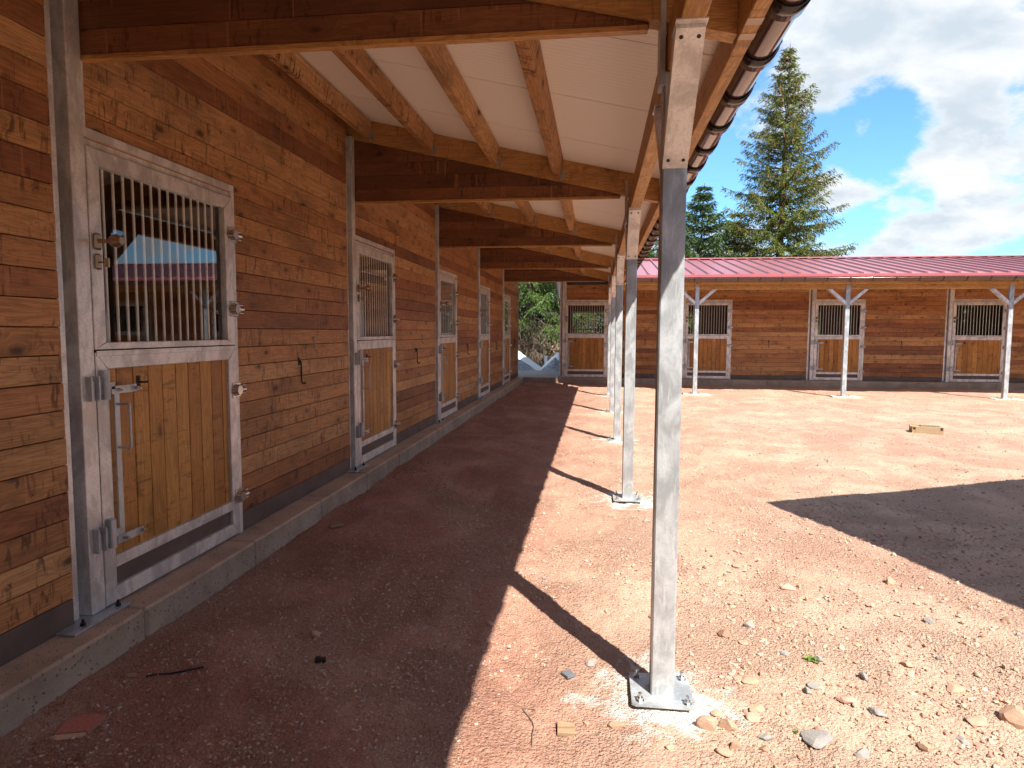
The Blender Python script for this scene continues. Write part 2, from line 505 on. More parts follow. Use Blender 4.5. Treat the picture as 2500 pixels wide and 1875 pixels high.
# the courtyard: crushed red sandstone, with paler and greyer runs
POSTS_L = [(0.30, 2.88 + 3.45 * i) for i in range(-1, 5)]
POSTS_N = [(2.48, 17.35), (6.09, 17.35), (9.79, 17.35), (13.4, 17.35)]
m, t, b = new_mat('crushed_red_stone')
v = t.n('ShaderNodeNewGeometry').outputs['Position']
big = t.noise(t.mapping(v, (0.55, 0.35, 1)), 1.0, 6, 0.6, 0.6)
mid = t.noise(t.mapping(v, (2.3, 1.6, 1), (4, 2, 0)), 1.0, 6, 0.65, 0.4)
streak = t.noise(t.mapping(v, (0.25, 1.6, 1), (1, 5, 0)), 1.0, 5, 0.6, 0.5)
grn = t.noise(v, 60, 5, 0.75)
c = t.mix(t.smooth(big, 0.38, 0.62), (0.47, 0.285, 0.205, 1), (0.50, 0.335, 0.240, 1))
c = t.mix(t.math('MULTIPLY', t.smooth(mid, 0.45, 0.72), 0.65), c, (0.44, 0.245, 0.172, 1))
c = t.mix(t.math('MULTIPLY', t.smooth(streak, 0.53, 0.70), 0.6), c, (0.54, 0.41, 0.30, 1))
sxyz = t.n('ShaderNodeSeparateXYZ'); t.l(v, sxyz.inputs[0])
# greyer gravel in the near right part of the yard
gx = t.smooth(t.math('ADD', sxyz.outputs[0], t.math('MULTIPLY', big, 2.4)), 1.3, 3.2)
gy = t.smooth(sxyz.outputs[1], 4.8, 3.2)
c = t.mix(t.math('MULTIPLY', t.math('MULTIPLY', gx, gy), 0.6), c, (0.49, 0.365, 0.265, 1))
# canopy shade painted in: ground darker and redder along the covered walk
walk_shade = t.smooth(t.math('ADD', sxyz.outputs[0], t.math('MULTIPLY', t.math('SUBTRACT', mid, 0.5), 1.6)), 0.6, -1.0)
c = t.mix(t.math('MULTIPLY', walk_shade, t.smooth(t.noise(t.mapping(v, (1.6, 0.8, 1), (9, 1, 0)), 1.0, 6, 0.65, 0.6), 0.33, 0.62, 0.35, 0.95)), c, (0.34, 0.150, 0.100, 1))
for sc, w in ((75, 0.30), (150, 0.32)):
    vo = t.n('ShaderNodeTexVoronoi'); vo.inputs['Scale'].default_value = sc; t.l(t.mapping(v, (1, 1, 0.3)), vo.inputs['Vector'])
    hs = t.n('ShaderNodeSeparateColor'); t.l(vo.outputs['Color'], hs.inputs[0])
    c = t.mix(t.math('MULTIPLY', t.smooth(hs.outputs[0], 0.72, 0.95), w), c, t.mix(0.5, c, (0.66, 0.48, 0.36, 1)))
    c = t.mix(t.math('MULTIPLY', t.smooth(hs.outputs[1], 0.75, 0.97), w), c, (0.22, 0.10, 0.075, 1))
    if sc == 75: v75 = vo.outputs['Distance']
    else: v150 = vo.outputs['Distance']
# cement spilt round the post feet
dm = None
for px, py in POSTS_L:
    d = t.vmath('DISTANCE', v, (px, py, 0.0), out=1)
    dm = d if dm is None else t.math('MINIMUM', dm, d)
cem = t.math('MULTIPLY', 0.85, t.smooth(t.math('ADD', dm, t.math('MULTIPLY', t.math('SUBTRACT', t.noise(v, 7, 6, 0.7, 0.5), 0.5), 1.1)), 0.36, 0.12))
c = t.mix(t.math('MULTIPLY', cem, t.smooth(grn, 0.3, 0.6, 0.35, 1.0)), c, (0.78, 0.76, 0.70, 1))
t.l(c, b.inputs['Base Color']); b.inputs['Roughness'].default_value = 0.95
b.inputs['Specular IOR Level'].default_value = 0.15
hh = t.math('ADD', t.math('MULTIPLY', grn, 0.8), t.math('SUBTRACT', 0.0, t.math('ADD', t.math('MULTIPLY', v75, 0.7), t.math('MULTIPLY', v150, 0.4))))
hh = t.math('ADD', hh, t.math('MULTIPLY', t.noise(v, 22, 5, 0.7), 1.6))
pat = t.smooth(t.noise(t.mapping(v, (1.7, 1.3, 1), (2, 8, 0)), 1.0, 5, 0.6, 0.5), 0.38, 0.60, 0.50, 1.15)
hh = t.math('MULTIPLY', hh, pat)
bump(t, b, hh, 1.0, 0.017)
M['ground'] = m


def stone_mat(name, cols):
    m, t, b = new_mat(name)
    g = t.n('ShaderNodeNewGeometry')
    r = g.outputs['Random Per Island']
    base = t.ramp(r, [(i / len(cols), c) for i, c in enumerate(cols)], 'CONSTANT')
    nn = t.noise(g.outputs['Position'], 90, 4, 0.7)
    base = t.mix(t.smooth(nn, 0.40, 0.75, 0, 0.4), base, (0.50, 0.34, 0.23, 1))
    t.l(base, b.inputs['Base Color']); b.inputs['Roughness'].default_value = 0.92
    bump(t, b, nn, 0.6, 0.003)
    return m


M['pebbles'] = stone_mat('loose_gravel', [(0.44, 0.27, 0.19), (0.38, 0.20, 0.14), (0.48, 0.33, 0.24), (0.35, 0.25, 0.19), (0.42, 0.245, 0.17), (0.50, 0.37, 0.27), (0.34, 0.17, 0.12), (0.40, 0.28, 0.22)])
M['tan'] = stone_mat('tan_stone', [(0.40, 0.255, 0.175), (0.37, 0.23, 0.155)])
M['pinkstone'] = stone_mat('pink_stone', [(0.44, 0.24, 0.185), (0.44, 0.24, 0.185)])
M['greystone'] = stone_mat('grey_stone', [(0.235, 0.225, 0.22), (0.22, 0.21, 0.20)])
M['brownstone'] = stone_mat('brown_stone', [(0.32, 0.19, 0.12), (0.30, 0.17, 0.11)])
M['greygravel'] = stone_mat('grey_gravel', [(0.33, 0.34, 0.35), (0.33, 0.34, 0.35)])

m, t, b = new_mat('grey_sand_heap')
v = t.n('ShaderNodeNewGeometry').outputs['Position']
nn = t.noise(v, 11, 6, 0.7)
t.l(t.mix(t.smooth(nn, 0.42, 0.68), (0.36, 0.37, 0.38, 1), (0.11, 0.11, 0.11, 1)), b.inputs['Base Color'])
b.inputs['Roughness'].default_value = 0.95
bump(t, b, nn, 0.8, 0.03)
M['heap'] = m


def leaf_mat(name, a, c_, d_):
    m, t, b = new_mat(name)
    g = t.n('ShaderNodeNewGeometry')
    col = t.ramp(g.outputs['Random Per Island'], [(0.0, a), (0.5, c_), (1.0, d_)])
    cl = t.noise(g.outputs['Position'], 1.1, 3, 0.6)
    col = t.mix(t.smooth(cl, 0.35, 0.65, 0, 0.6), col, t.mix(0.5, col, a))
    t.l(col, b.inputs['Base Color'])
    b.inputs['Roughness'].default_value = 0.55
    b.inputs['Specular IOR Level'].default_value = 0.3
    tl = t.n('ShaderNodeBsdfTranslucent'); t.l(col, tl.inputs[0])
    mx = t.n('ShaderNodeMixShader'); mx.inputs[0].default_value = 0.28
    o_ = m.node_tree.nodes['Material Output']
    t.l(b.outputs[0], mx.inputs[1]); t.l(tl.outputs[0], mx.inputs[2]); t.l(mx.outputs[0], o_.inputs[0])
    return m


M['needles'] = leaf_mat('spruce_needles', (0.05, 0.070, 0.014), (0.105, 0.135, 0.022), (0.21, 0.215, 0.034))
M['needlesdark'] = leaf_mat('dark_spruce_needles', (0.022, 0.046, 0.012), (0.042, 0.08, 0.018), (0.10, 0.145, 0.032))
M['needleslit'] = leaf_mat('sunlit_spruce_needles', (0.025, 0.055, 0.014), (0.07, 0.125, 0.026), (0.18, 0.25, 0.045))  # sunlight on the boughs put into a brighter needle green
M['weed'] = leaf_mat('weed_leaves', (0.10, 0.19, 0.03), (0.14, 0.24, 0.04), (0.2, 0.3, 0.06))
M['bark'] = plain('spruce_bark', (0.11, 0.075, 0.055), 0.9, 0, 0.35, 8, 0.8)
M['twigs'] = plain('dead_twigs', (0.16, 0.12, 0.085), 0.9, 0, 0.3, 8)
M['cone'] = plain('spruce_cones', (0.30, 0.17, 0.07), 0.7, 0, 0.2, 8)

# ------------------------------------------------------------------ ground
def axis_steps(a, b, f):
    o = [a]
    while o[-1] < b: o.append(o[-1] + f(o[-1]))
    o[-1] = b
    return np.array(o)


gx_ = axis_steps(-2.24, 17.0, lambda x: 0.022 if x < 2.4 else (0.05 if x < 6 else 0.16))
gy_ = axis_steps(-7.0, 19.60, lambda y: 0.18 if y < 1.6 else max(0.016, 0.0085 * y))
GX, GY = np.meshgrid(gx_, gy_)
GZ = ground_h(GX, GY)
nx, ny = len(gx_), len(gy_)
idx = np.arange(nx * ny).reshape(ny, nx)
faces = np.stack([idx[:-1, :-1], idx[:-1, 1:], idx[1:, 1:], idx[1:, :-1]], -1).reshape(-1, 4)
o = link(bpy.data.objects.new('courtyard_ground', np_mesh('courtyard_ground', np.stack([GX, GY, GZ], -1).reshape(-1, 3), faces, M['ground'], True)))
tag(o, kind='structure')
mb = MB().add([(-400, -400, -0.06), (400, -400, -0.06), (400, 400, -0.06), (-400, 400, -0.06)], [(0, 1, 2, 3)])
tag(part('ground', mb, M['soil'], None), kind='structure')

# kerb blocks along both wings
kerb = root('kerb', (-2.3, 0, 0)); tag(kerb, kind='structure')
y = -1.3
KB = MB().box(-0.2, 0.125, 0.0025, 1.0475, 0.0, 0.235, 0.012).mesh('kerb_block', M['kerb'])
while y < 19.4:
    L = 1.05 if y + 1.05 < 19.8 else 19.8 - y
    o = part('kerb_block', KB, None, kerb, (-2.31 + rng.uniform(-.002, .002), y, -rng.uniform(0, .003)), scale=(1, L / 1.05, 1))
    y += 1.05
KN = MB().box(0.0025, 0.9975, 0.0, 0.30, 0.0, 0.235, 0.006).mesh('kerb_block', M['kerb'])
x = -2.185
while x < 15:
    part('kerb_block', KN, None, kerb, (x, 19.545 + rng.uniform(-.002, .002), -rng.uniform(0, .003)))
    x += 1.0
mb = MB().box(-6.2, -2.5, -1.3, 23.6, -0.04, 0.215).box(-2.5, 16, 19.83, 23.6, -0.04, 0.21)
tag(part('floor_slab', mb, M['slab'], None), kind='structure')

# ------------------------------------------------------------------ shared pieces of the buildings
PITCH, SEAM0 = 0.1245, 0.3645
S = 0.224                     # roof slope
_pl = {}


def plank_mesh(L, mat, key):
    k = (round(L, 2), key)
    if k not in _pl:
        h = PITCH
        prof = [(0.0, 0.0012), (0.0, h - 0.0012), (-0.0080, h - 0.0016), (-0.0205, h - 0.0024), (-0.0218, h - 0.0040), (-0.0218, 0.0040), (-0.0205, 0.0024), (-0.0080, 0.0016)]
        mb = MB()
        n = len(prof)
        vs = [(0, a, z) for a, z in prof] + [(L, a, z) for a, z in prof]
        mb.add(vs, [(i, (i + 1) % n, n + (i + 1) % n, n + i) for i in range(n)] + [tuple(range(n - 1, -1, -1)), tuple(range(n, 2 * n))])
        _pl[k] = mb.mesh('plank', mat)
    return _pl[k]


HALF = math.pi / 2


def wall_row(parent, wing, u0, u1, k0, k1, wall):
    """planks k0..k1-1 between u0 and u1; wing 'L' runs along y at x=wall, 'N' along x at y=wall"""
    for k in range(k0, k1):
        z = SEAM0 + PITCH * k
        me = plank_mesh(u1 - u0, M['plank'], 'w')
        j = rng.uniform(-0.0022, 0.0022)
        if wing == 'L': part('plank', me, None, parent, (wall + j, u0, z), HALF)
        else: part('plank', me, None, parent, (u0, wall - j, z), 0)


def frame_bars(mb, x0, x1, z0, z1, w_l, w_r, w_b, w_t, y0, y1, c=0.003):
    """mitred rectangular frame in the x-z plane; y0 is the front"""
    O = [(x0, z0), (x1, z0), (x1, z1), (x0, z1)]
    I = [(x0 + w_l, z0 + w_b), (x1 - w_r, z0 + w_b), (x1 - w_r, z1 - w_t), (x0 + w_l, z1 - w_t)]
    g = 0.0012
    for i in range(4):
        a, b_, c2, d = O[i], O[(i + 1) % 4], I[(i + 1) % 4], I[i]
        cx_ = sum(p[0] for p in (a, b_, c2, d)) / 4; cz = sum(p[1] for p in (a, b_, c2, d)) / 4
        def sh(p, k):
            dx, dz = cx_ - p[0], cz - p[1]
            return (p[0] + math.copysign(min(abs(dx), k), dx), p[1] + math.copysign(min(abs(dz), k), dz))
        q0 = [sh(p, g) for p in (a, b_, c2, d)]
        q1 = [sh(p, g + c) for p in (a, b_, c2, d)]
        vs = [(p[0], y1, p[1]) for p in q0] + [(p[0], y0 + c, p[1]) for p in q0] + [(p[0], y0, p[1]) for p in q1]
        fs = [(3, 2, 1, 0)][:1] + [(8, 9, 10, 11)]
        fs += [(j, (j + 1) % 4, 4 + (j + 1) % 4, 4 + j) for j in range(4)]
        fs += [(4 + j, 4 + (j + 1) % 4, 8 + (j + 1) % 4, 8 + j) for j in range(4)]
        mb.add(vs, fs)
    return mb


# ---- the stall door, built once at its own origin (x along the wall, -y outwards)
def make_door(parent, loc, rz, scale):
    mb = MB()
    mb.box(0.0, 1.285, -0.040, 0.03, 2.492, 2.532, 0.002)            # head lip
    mb.box(1.248, 1.285, -0.040, 0.03, 0.236, 2.4905, 0.002)         # right jamb
    mb.box(0.03, 1.247, -0.020, 0.03, 2.452, 2.4905, 0.002)
    mb.box(0.0, 1.246, -0.012, 0.03, 0.2365, 0.246, 0)                # sill plate
    d = part('stable_door', mb, M['zincdoor'], parent, loc, rz, scale=scale)
    L = lambda *p: (WM[d.name] @ Vector(p))
    def sub(name, mb, mat, at=(0, 0, 0)):
        me = mb.mesh(name, mat) if isinstance(mb, MB) else mb
        return part(name, me, None, d, L(*at), rz, scale=scale)
    f = MB(); frame_bars(f, 0.022, 1.245, 1.502, 2.450, 0.078, 0.085, 0.037, 0.080, -0.045, -0.005)
    sub('leaf_frame', f, M['zincdoor'])
    sub('glass_pane', MB().box(0.098, 1.162, -0.012, -0.008, 1.537, 2.372), M['glass'])
    bar = MB().cyl((0, 0, 1.536), (0, 0, 2.373), 0.0075, 8, caps=False).mesh('grille_bar', M['stainless2'])
    for i in range(14): sub('grille_bar', bar, None, (0.098 + 1.064 * (i + 1) / 15, 0.001, 0))
    f = MB(); frame_bars(f, 0.022, 1.245, 0.249, 1.490, 0.078, 0.085, 0.080, 0.082, -0.045, -0.005)
    f.box(0.101, 1.159, -0.0445, -0.006, 0.422, 0.480, 0.002)
    f.box(0.024, 1.243, -0.052, -0.0455, 1.472, 1.4985, 0.0015)       # overlap strip between the leaves
    sub('leaf_frame', f, M['zincdoor'])
    sub('kick_panel', MB().box(0.099, 1.161, -0.022, -0.012, 0.325, 0.424), M['pvc'])
    xs = [0.100, 0.178] + [0.178 + 0.1165 * k for k in range(1, 9)] + [1.160]
    for a, b_ in zip(xs[:-1], xs[1:]):
        h = 0.479, 1.409
        w = b_ - a
        mbp = MB()
        prof = [(0.0015, 0.006), (w - 0.0015, 0.006), (w - 0.0015, -0.006), (w - 0.0042, -0.0135), (w - 0.006, -0.014), (0.006, -0.014), (0.0042, -0.0135), (0.0015, -0.006)]
        n = len(prof)
        mbp.add([(p, q, h[0]) for p, q in prof] + [(p, q, h[1]) for p, q in prof], [(i, n + i, n + (i + 1) % n, (i + 1) % n) for i in range(n)] + [tuple(range(n)), tuple(range(2 * n - 1, n - 1, -1))])
        sub('door_plank', mbp, M['doorwood'], (a, -0.010 + rng.uniform(-.0012, .0012), 0))
    # latch strap: upright flat bar with two arms, rod handle
    s_ = MB().box(0.112, 0.146, -0.062, -0.054, 0.560, 1.325, 0.001)
    s_.box(0.085, 0.262, -0.070, -0.0625, 1.286, 1.325, 0.001).box(0.085, 0.272, -0.070, -0.0625, 0.545, 0.584, 0.001)
    sub('latch_strap', s_, M['zinc'])
    hb = MB()
    for (bx, bz) in ((0.128, 1.305), (0.250, 1.305), (0.128, 0.565), (0.258, 0.565)):
        hb.cyl((bx, -0.070, bz), (bx, -0.088, bz), 0.0095, 6, smooth=False).cyl((bx, -0.088, bz), (bx, -0.10, bz), 0.005, 6)
    sub('bolt', hb, M['stainless'])
    sub('handle', MB().tube([(0.128, -0.060, 1.235), (0.132, -0.125, 1.235), (0.132, -0.125, 1.02), (0.128, -0.060, 1.02)], 0.0065, 8), M['zinc'])
    for z in (0.61, 1.335):
        lb = MB().cyl((0.050, -0.066, z - 0.07), (0.050, -0.066, z + 0.07), 0.021, 12).box(0.055, 0.110, -0.070, -0.060, z - 0.025, z + 0.012, 0.001)
        lb.box(0.030, 0.070, -0.062, -0.046, z - 0.062, z + 0.062, 0.001).box(0.0, 0.040, -0.064, -0.056, z - 0.045, z + 0.03, 0.001)
        sub('latch', lb, M['zinc'])
        kb = MB().box(-0.048, -0.040, -0.075, -0.030, z - 0.07, z + 0.045).box(-0.004, 0.004, -0.078, -0.030, z - 0.07, z + 0.045).box(-0.048, 0.004, -0.038, -0.030, z - 0.07, z + 0.045).box(-0.034, -0.012, -0.06, -0.04, z - 0.065, z + 0.02)
        sub('latch_keeper', kb, M['zinc'])
    for z in (0.50, 1.208, 1.736, 2.212):                              # adjustable hinges
        hg = MB().cyl((1.222, -0.045, z), (1.222, -0.085, z), 0.042, 14, 0.030).box(1.19, 1.285, -0.052, -0.0455, z - 0.048, z + 0.048, 0.002)
        hg.cyl((1.235, -0.066, z), (1.30, -0.066, z), 0.020, 10)
        for q in (-0.026, 0, 0.026): hg.cyl((1.28, -0.060, z + q), (1.318, -0.060, z + q), 0.0065, 6)
        sub('hinge', hg, M['stainless'])
    kn = MB().box(0.035, 0.080, -0.062, -0.0455, 1.975, 2.052, 0.008).cyl((0.058, -0.06, 2.015), (0.058, -0.125, 2.015), 0.010, 10)
    kn.cyl((0.058, -0.122, 2.015), (0.058, -0.150, 2.015), 0.022, 14, 0.032).cyl((0.058, -0.150, 2.015), (0.058, -0.178, 2.015), 0.032, 14, 0.018)
    sub('door_knob', kn, M['bronze'])
    kp = MB().box(0.038, 0.078, -0.060, -0.0455, 1.882, 1.955, 0.007).box(0.054, 0.060, -0.092, -0.058, 1.912, 1.920).box(0.052, 0.062, -0.108, -0.090, 1.893, 1.935)
    sub('keyhole_plate', kp, M['bronze'])
    st = MB().box(0.318, 0.346, -0.030, -0.024, 1.295, 1.362, 0.002).cyl((0.332, -0.028, 1.345), (0.332, -0.034, 1.345), 0.006, 6).cyl((0.332, -0.028, 1.312), (0.332, -0.034, 1.312), 0.006, 6)
    st.tube([(0.332, -0.03, 1.328), (0.332, -0.055, 1.328), (0.352, -0.066, 1.328)], 0.0055, 6)
    sub('hook_eye', st, M['black'])
    return d


M['stainless2'] = plain('pale_grille_bar', (0.84, 0.83, 0.79), 0.4, 0.15, 0.05)


def wall_post(parent, loc, rz, ztop):
    """galvanized wall post: thin flange, groove with pipe, box, narrow plate beside the opening"""
    mb = MB().box(-0.150, -0.112, -0.012, 0.02, 0.248, ztop, 0.002)
    mb.box(-0.112, -0.068, 0.058, 0.062, 0.246, ztop).box(-0.152, -0.148, 0.0, 0.06, 0.246, ztop)
    mb.box(-0.070, 0.018, -0.042, 0.06, 0.246, ztop, 0.003)
    mb.box(0.0185, 0.048, -0.026, 0.05, 2.534, ztop, 0.002)
    p = part('wall_post', mb, M['zincdoor'], parent, loc, rz)
    T = WM[p.name]
    part('groove_pipe', MB().cyl((-0.090, 0.035, 0.246), (-0.090, 0.035, ztop), 0.013, 10), M['zinc'], p, T @ Vector((0, 0, 0)), rz)
    part('base_plate', MB().box(-0.26, 0.10, -0.115, 0.05, 0.236, 0.2455, 0.002), M['zinc'], p, T @ Vector((0, 0, 0)), rz)
    for bx, by in ((-0.17, -0.078), (0.055, -0.078)):
        part('bolt', MB().cyl((bx, by, 0.245), (bx, by, 0.258), 0.013, 6, smooth=False).cyl((bx, by, 0.258), (bx, by, 0.275), 0.0065, 8), M['black'], p, T @ Vector((0, 0, 0)), rz)
    return p


def canopy_post(parent, loc, rz, far=False):
    """square galvanized post with two slanting arms along local x, foot plate, bolts"""
    mb = MB().box(-0.052, 0.052, -0.05, 0.05, 0.012, 2.655, 0.006)
    mb.box(-0.052, 0.052, -0.054, -0.048, 2.60, 2.86).box(-0.052, 0.052, 0.046, 0.070, 2.60, 2.98, 0.002)
    arms = []
    for s_ in (-1, 1):                                                  # arm
        vs = []
        for (u, z) in ((0.045, 2.28), (0.045, 2.40), (0.385, 2.652), (0.485, 2.652)):
            pass
        prof = [(0.050, 2.265), (0.463, 2.640), (0.463, 2.652), (0.375, 2.652), (0.050, 2.365)]
        pr = [(s_ * u, z) for u, z in prof]
        if s_ < 0: pr = pr[::-1]
        arms.append(MB().poly(pr, -0.050, 0.050).box(min(s_ * 0.36, s_ * 0.50), max(s_ * 0.36, s_ * 0.50), -0.054, 0.054, 2.6525, 2.657))
    # weld line along the middle of the tube faces
    p = part('canopy_post', mb, M['zinc'], parent, loc, rz)
    T = WM[p.name] @ Vector((0, 0, 0))
    for am in arms: part('arm', am, M['zincdoor'], p, T, rz)  # arms take the paler, warmer zinc: ground-bounce light put into their colour
    bp = MB().poly([(-0.13, -0.11), (-0.10, -0.13), (0.11, -0.13), (0.135, -0.10), (0.135, 0.12), (0.12, 0.135), (-0.12, 0.135), (-0.13, 0.12)], 0.006, 0.018, 'xy')
    part('base_plate', bp, M['zinc'], p, T, rz)
    for bx, by in ((-0.1, -0.1), (0.1, -0.1), (-0.1, 0.1), (0.1, 0.1)):
        part('bolt', MB().cyl((bx, by, 0.017), (bx, by, 0.020), 0.019, 12).cyl((bx, by, 0.020), (bx, by, 0.033), 0.014, 6, smooth=False).cyl((bx, by, 0.033), (bx, by, 0.052), 0.0075, 8), M['stainless'], p, T, rz)
    for s_ in (-1, 1):
        nrm = Vector((s_ * 0.375, 0, -0.413)).normalized()
        for zz in (2.292, 2.620):
            base_ = Vector((s_ * (0.050 + (zz - 2.265) / 0.375 * 0.413), 0, zz))
            for e in (-0.030, 0.030):
                q = base_ + Vector((0, e, 0))
                part('arm_bolt', MB().cyl(q - nrm * 0.002, q + nrm * 0.0012, 0.0075, 10), M['black'], p, T, rz)
    return p


def half_gutter(L, r=0.072, th=0.003, n=14):
    """half-round gutter along local x, opening up, centre at origin"""
    mb = MB()
    pts = [(math.cos(math.pi + math.pi * i / n), math.sin(math.pi + math.pi * i / n)) for i in range(n + 1)]
    vs = []
    for x_ in (0, L):
        for a, z in pts: vs.append((x_, a * r, z * r))
        for a, z in pts: vs.append((x_, a * (r - th), z * (r - th)))
    k = n + 1
    fs = []
    for i in range(n):
        fs.append((i, i + 1, 2 * k + i + 1, 2 * k + i))
        fs.append((k + i + 1, k + i, 3 * k + i, 3 * k + i + 1))
    mb.add(vs, fs, True)
    mb.add(vs, [(i, k + i, k + i + 1, i + 1) for i in range(n)] + [(2 * k + i + 1, 3 * k + i + 1, 3 * k + i, 2 * k + i) for i in range(n)])
    mb.cyl((0, -r - 0.002, 0.0), (L, -r - 0.002, 0.0), 0.0085, 8)          # beaded front lip
    mb.box(0, L, r - 0.004, r, 0, 0.018)
    return mb


def strap(w, r, th, m_):
    mb = MB(); n = 16
    prof = [(math.cos(math.pi + math.pi * i / n), math.sin(math.pi + math.pi * i / n)) for i in range(n + 1)]
    vs = []
    for x_ in (-w / 2, w / 2):
        for a, z in prof: vs.append((x_, a * (r + th), z * (r + th)))
        for a, z in prof: vs.append((x_, a * (r + 0.0008), z * (r + 0.0008)))
    k = n + 1
    fs = []
    for i in range(n):
        fs += [(i, i + 1, 2 * k + i + 1, 2 * k + i), (k + i + 1, k + i, 3 * k + i, 3 * k + i + 1), (i, k + i, k + i + 1, i + 1), (2 * k + i + 1, 3 * k + i + 1, 3 * k + i, 2 * k + i)]
    mb.add(vs, fs, True)
    mb.box(-w / 2, w / 2, -r - th - 0.008, -r + 0.004, -0.002, 0.012, 0.001)
    return mb.mesh('gutter_bracket', m_)


def hook_meshes():
    a = MB().box(-0.014, 0.014, -0.008, 0, -0.03, 0.03, 0.002).cyl((0, -0.006, 0), (0, -0.02, 0), 0.008, 8)
    a.tube([(0, -0.016, 0), (0, -0.02, -0.02), (0.002, -0.018, -0.155), (0.004, -0.026, -0.175), (0.004, -0.045, -0.178), (0.003, -0.05, -0.165)], 0.0062, 8)
    b_ = MB().cyl((0, 0, 0), (0, -0.012, 0), 0.007, 8).tube([(0, -0.010, 0), (0, -0.012, -0.09), (0, -0.022, -0.112), (0, -0.036, -0.108)], 0.0035, 6)
    return a.mesh('wall_hook', M['black']), b_.mesh('wall_hook', M['stainless'])


HK1, HK2 = hook_meshes()

# ------------------------------------------------------------------ left wing
YI = [2.83 + 3.45 * i for i in range(5)]
WX = -2.40
LW = root('stable_wing', (-3.6, 8.6, 0.21))
tag(LW, 'long timber stable wing on the left whose deep canopy shades the red earth walk', 'stable building', 'timber stable wings round the court')
ZT = 3.55
LWP = [LW]
bays = [(-0.62, False)] + [(y_, True) for y_ in YI]
for n_, (y0, door) in enumerate(bays):
    y1 = bays[n_ + 1][0] if n_ + 1 < len(bays) else 19.97
    a, b_ = y0 + 0.022, y1 - 0.153
    if n_ == len(bays) - 1: b_ = 19.82
    if door:
        wall_row(LW, 'L', y0 + 1.288, b_, 0, 17, WX)
        wall_row(LW, 'L', y0 + 0.03, b_, 17, 26, WX)
        make_door(LW, (WX, y0, 0), HALF, (1, 1, 1))
        part('plinth_board', MB().box(0, b_ - y0 - 1.288, -0.020, 0.0, 0.236, 0.3625, 0.001), M['pvc'], LW, (WX, y0 + 1.288, 0), HALF)
        part('wall_hook', HK1, None, LW, (WX + 0.023, y0 + 2.215, 1.35), HALF)
        if b_ - y0 > 2.6: part('wall_hook', HK2, None, LW, (WX + 0.023, y0 + 2.49, 1.54), HALF)
    else:
        wall_row(LW, 'L', y0, b_, 0, 26, WX)
        part('plinth_board', MB().box(0, b_ - y0, -0.020, 0.0, 0.236, 0.3625, 0.001), M['pvc'], LW, (WX, y0, 0), HALF)
for y0 in YI: wall_post(LW, (WX, y0, 0), HALF, ZT - 0.1)
part('corner_post', MB().box(-0.06, 0.02, -0.02, 0.03, 0.237, 3.45, 0.002), M['zinc'], LW, (WX, 19.88, 0), HALF)

# beams, gable boards, canopy posts
def zb(x): return 2.906 - S * x         # beam underside
for n_, y0 in enumerate([-0.62] + YI):
    xr = 0.535
    pts = [(-2.6, zb(-2.6)), (xr, zb(xr)), (xr, zb(xr) + 0.204), (-2.6, zb(-2.6) + 0.204)]
    bo = part('beam', MB().poly(pts, -0.045, 0.045), M['timber'], LW, (0, y0 + 0.05, 0))
    # gable planks: four courses tapering out under the beam
    for k in range(5):
        z0 = 2.842 + PITCH * k; z1 = z0 + PITCH - 0.003
        xa = (2.906 - 0.004 - z0) / S; xb = (2.906 - 0.004 - z1) / S
        if k == 0: xa = 0.19
        xb = max(min(xb, xa), -2.37)
        if xa < -2.3: continue
        if xb <= -2.36:
            zc = zb(-2.372) - 0.004
            pts = [(-2.372, z0), (xa, z0), (-2.372, zc)]
        elif k == 0:
            pts = [(-2.372, z0), (xa, z0), (xa, zb(xa) - 0.004), (xb, z1), (-2.372, z1)]
        else:
            pts = [(-2.372, z0), (xa, z0), (xb, z1), (-2.372, z1)]
        part('gable_plank', MB().poly([(p[0] + 2.372, p[1] - z0) for p in pts], -0.0135 + rng.uniform(-.001, .001), 0.0135), M['gable'], LW, (-2.372, y0 + 0.045, z0))
    part('gable_lit_edge', MB().box(-2.372, 0.185, -0.019, 0.019, 2.829, 2.832).box(-2.372, 0.185, -0.0205, -0.0190, 2.829, 2.850).box(-2.372, 0.185, 0.0190, 0.0205, 2.829, 2.850), M['timber'], LW, (0, y0 + 0.045, 0))  # pale strip standing for the boards' brightly lit underside, not a real channel
    if n_ < 6: canopy_post(LW, (0.302, y0 + 0.05, float(ground_h(0.3, y0 + .05)) if False else 0.0), HALF)
    # hangers
    if n_ >= 1:
        for px in (-2.204, -1.591, -0.966, -0.371):
            hgm = MB().poly([(0, 0), (0.045, 0.005), (0.045, 0.085), (0.02, 0.12), (0, 0.12)], -0.0475, -0.0455)
            hgm.box(-0.075, 0.0, -0.0475, -0.0455, -0.004, 0.0)
            for i in range(9): hgm.cyl((0.012 + 0.022 * (i % 2), -0.0475, 0.018 + 0.011 * i), (0.012 + 0.022 * (i % 2), -0.051, 0.018 + 0.011 * i), 0.004, 5)
            part('joist_hanger', hgm, M['hanger'], bo, (px, y0 + 0.05, zb(px) - 0.03 + 0.04))
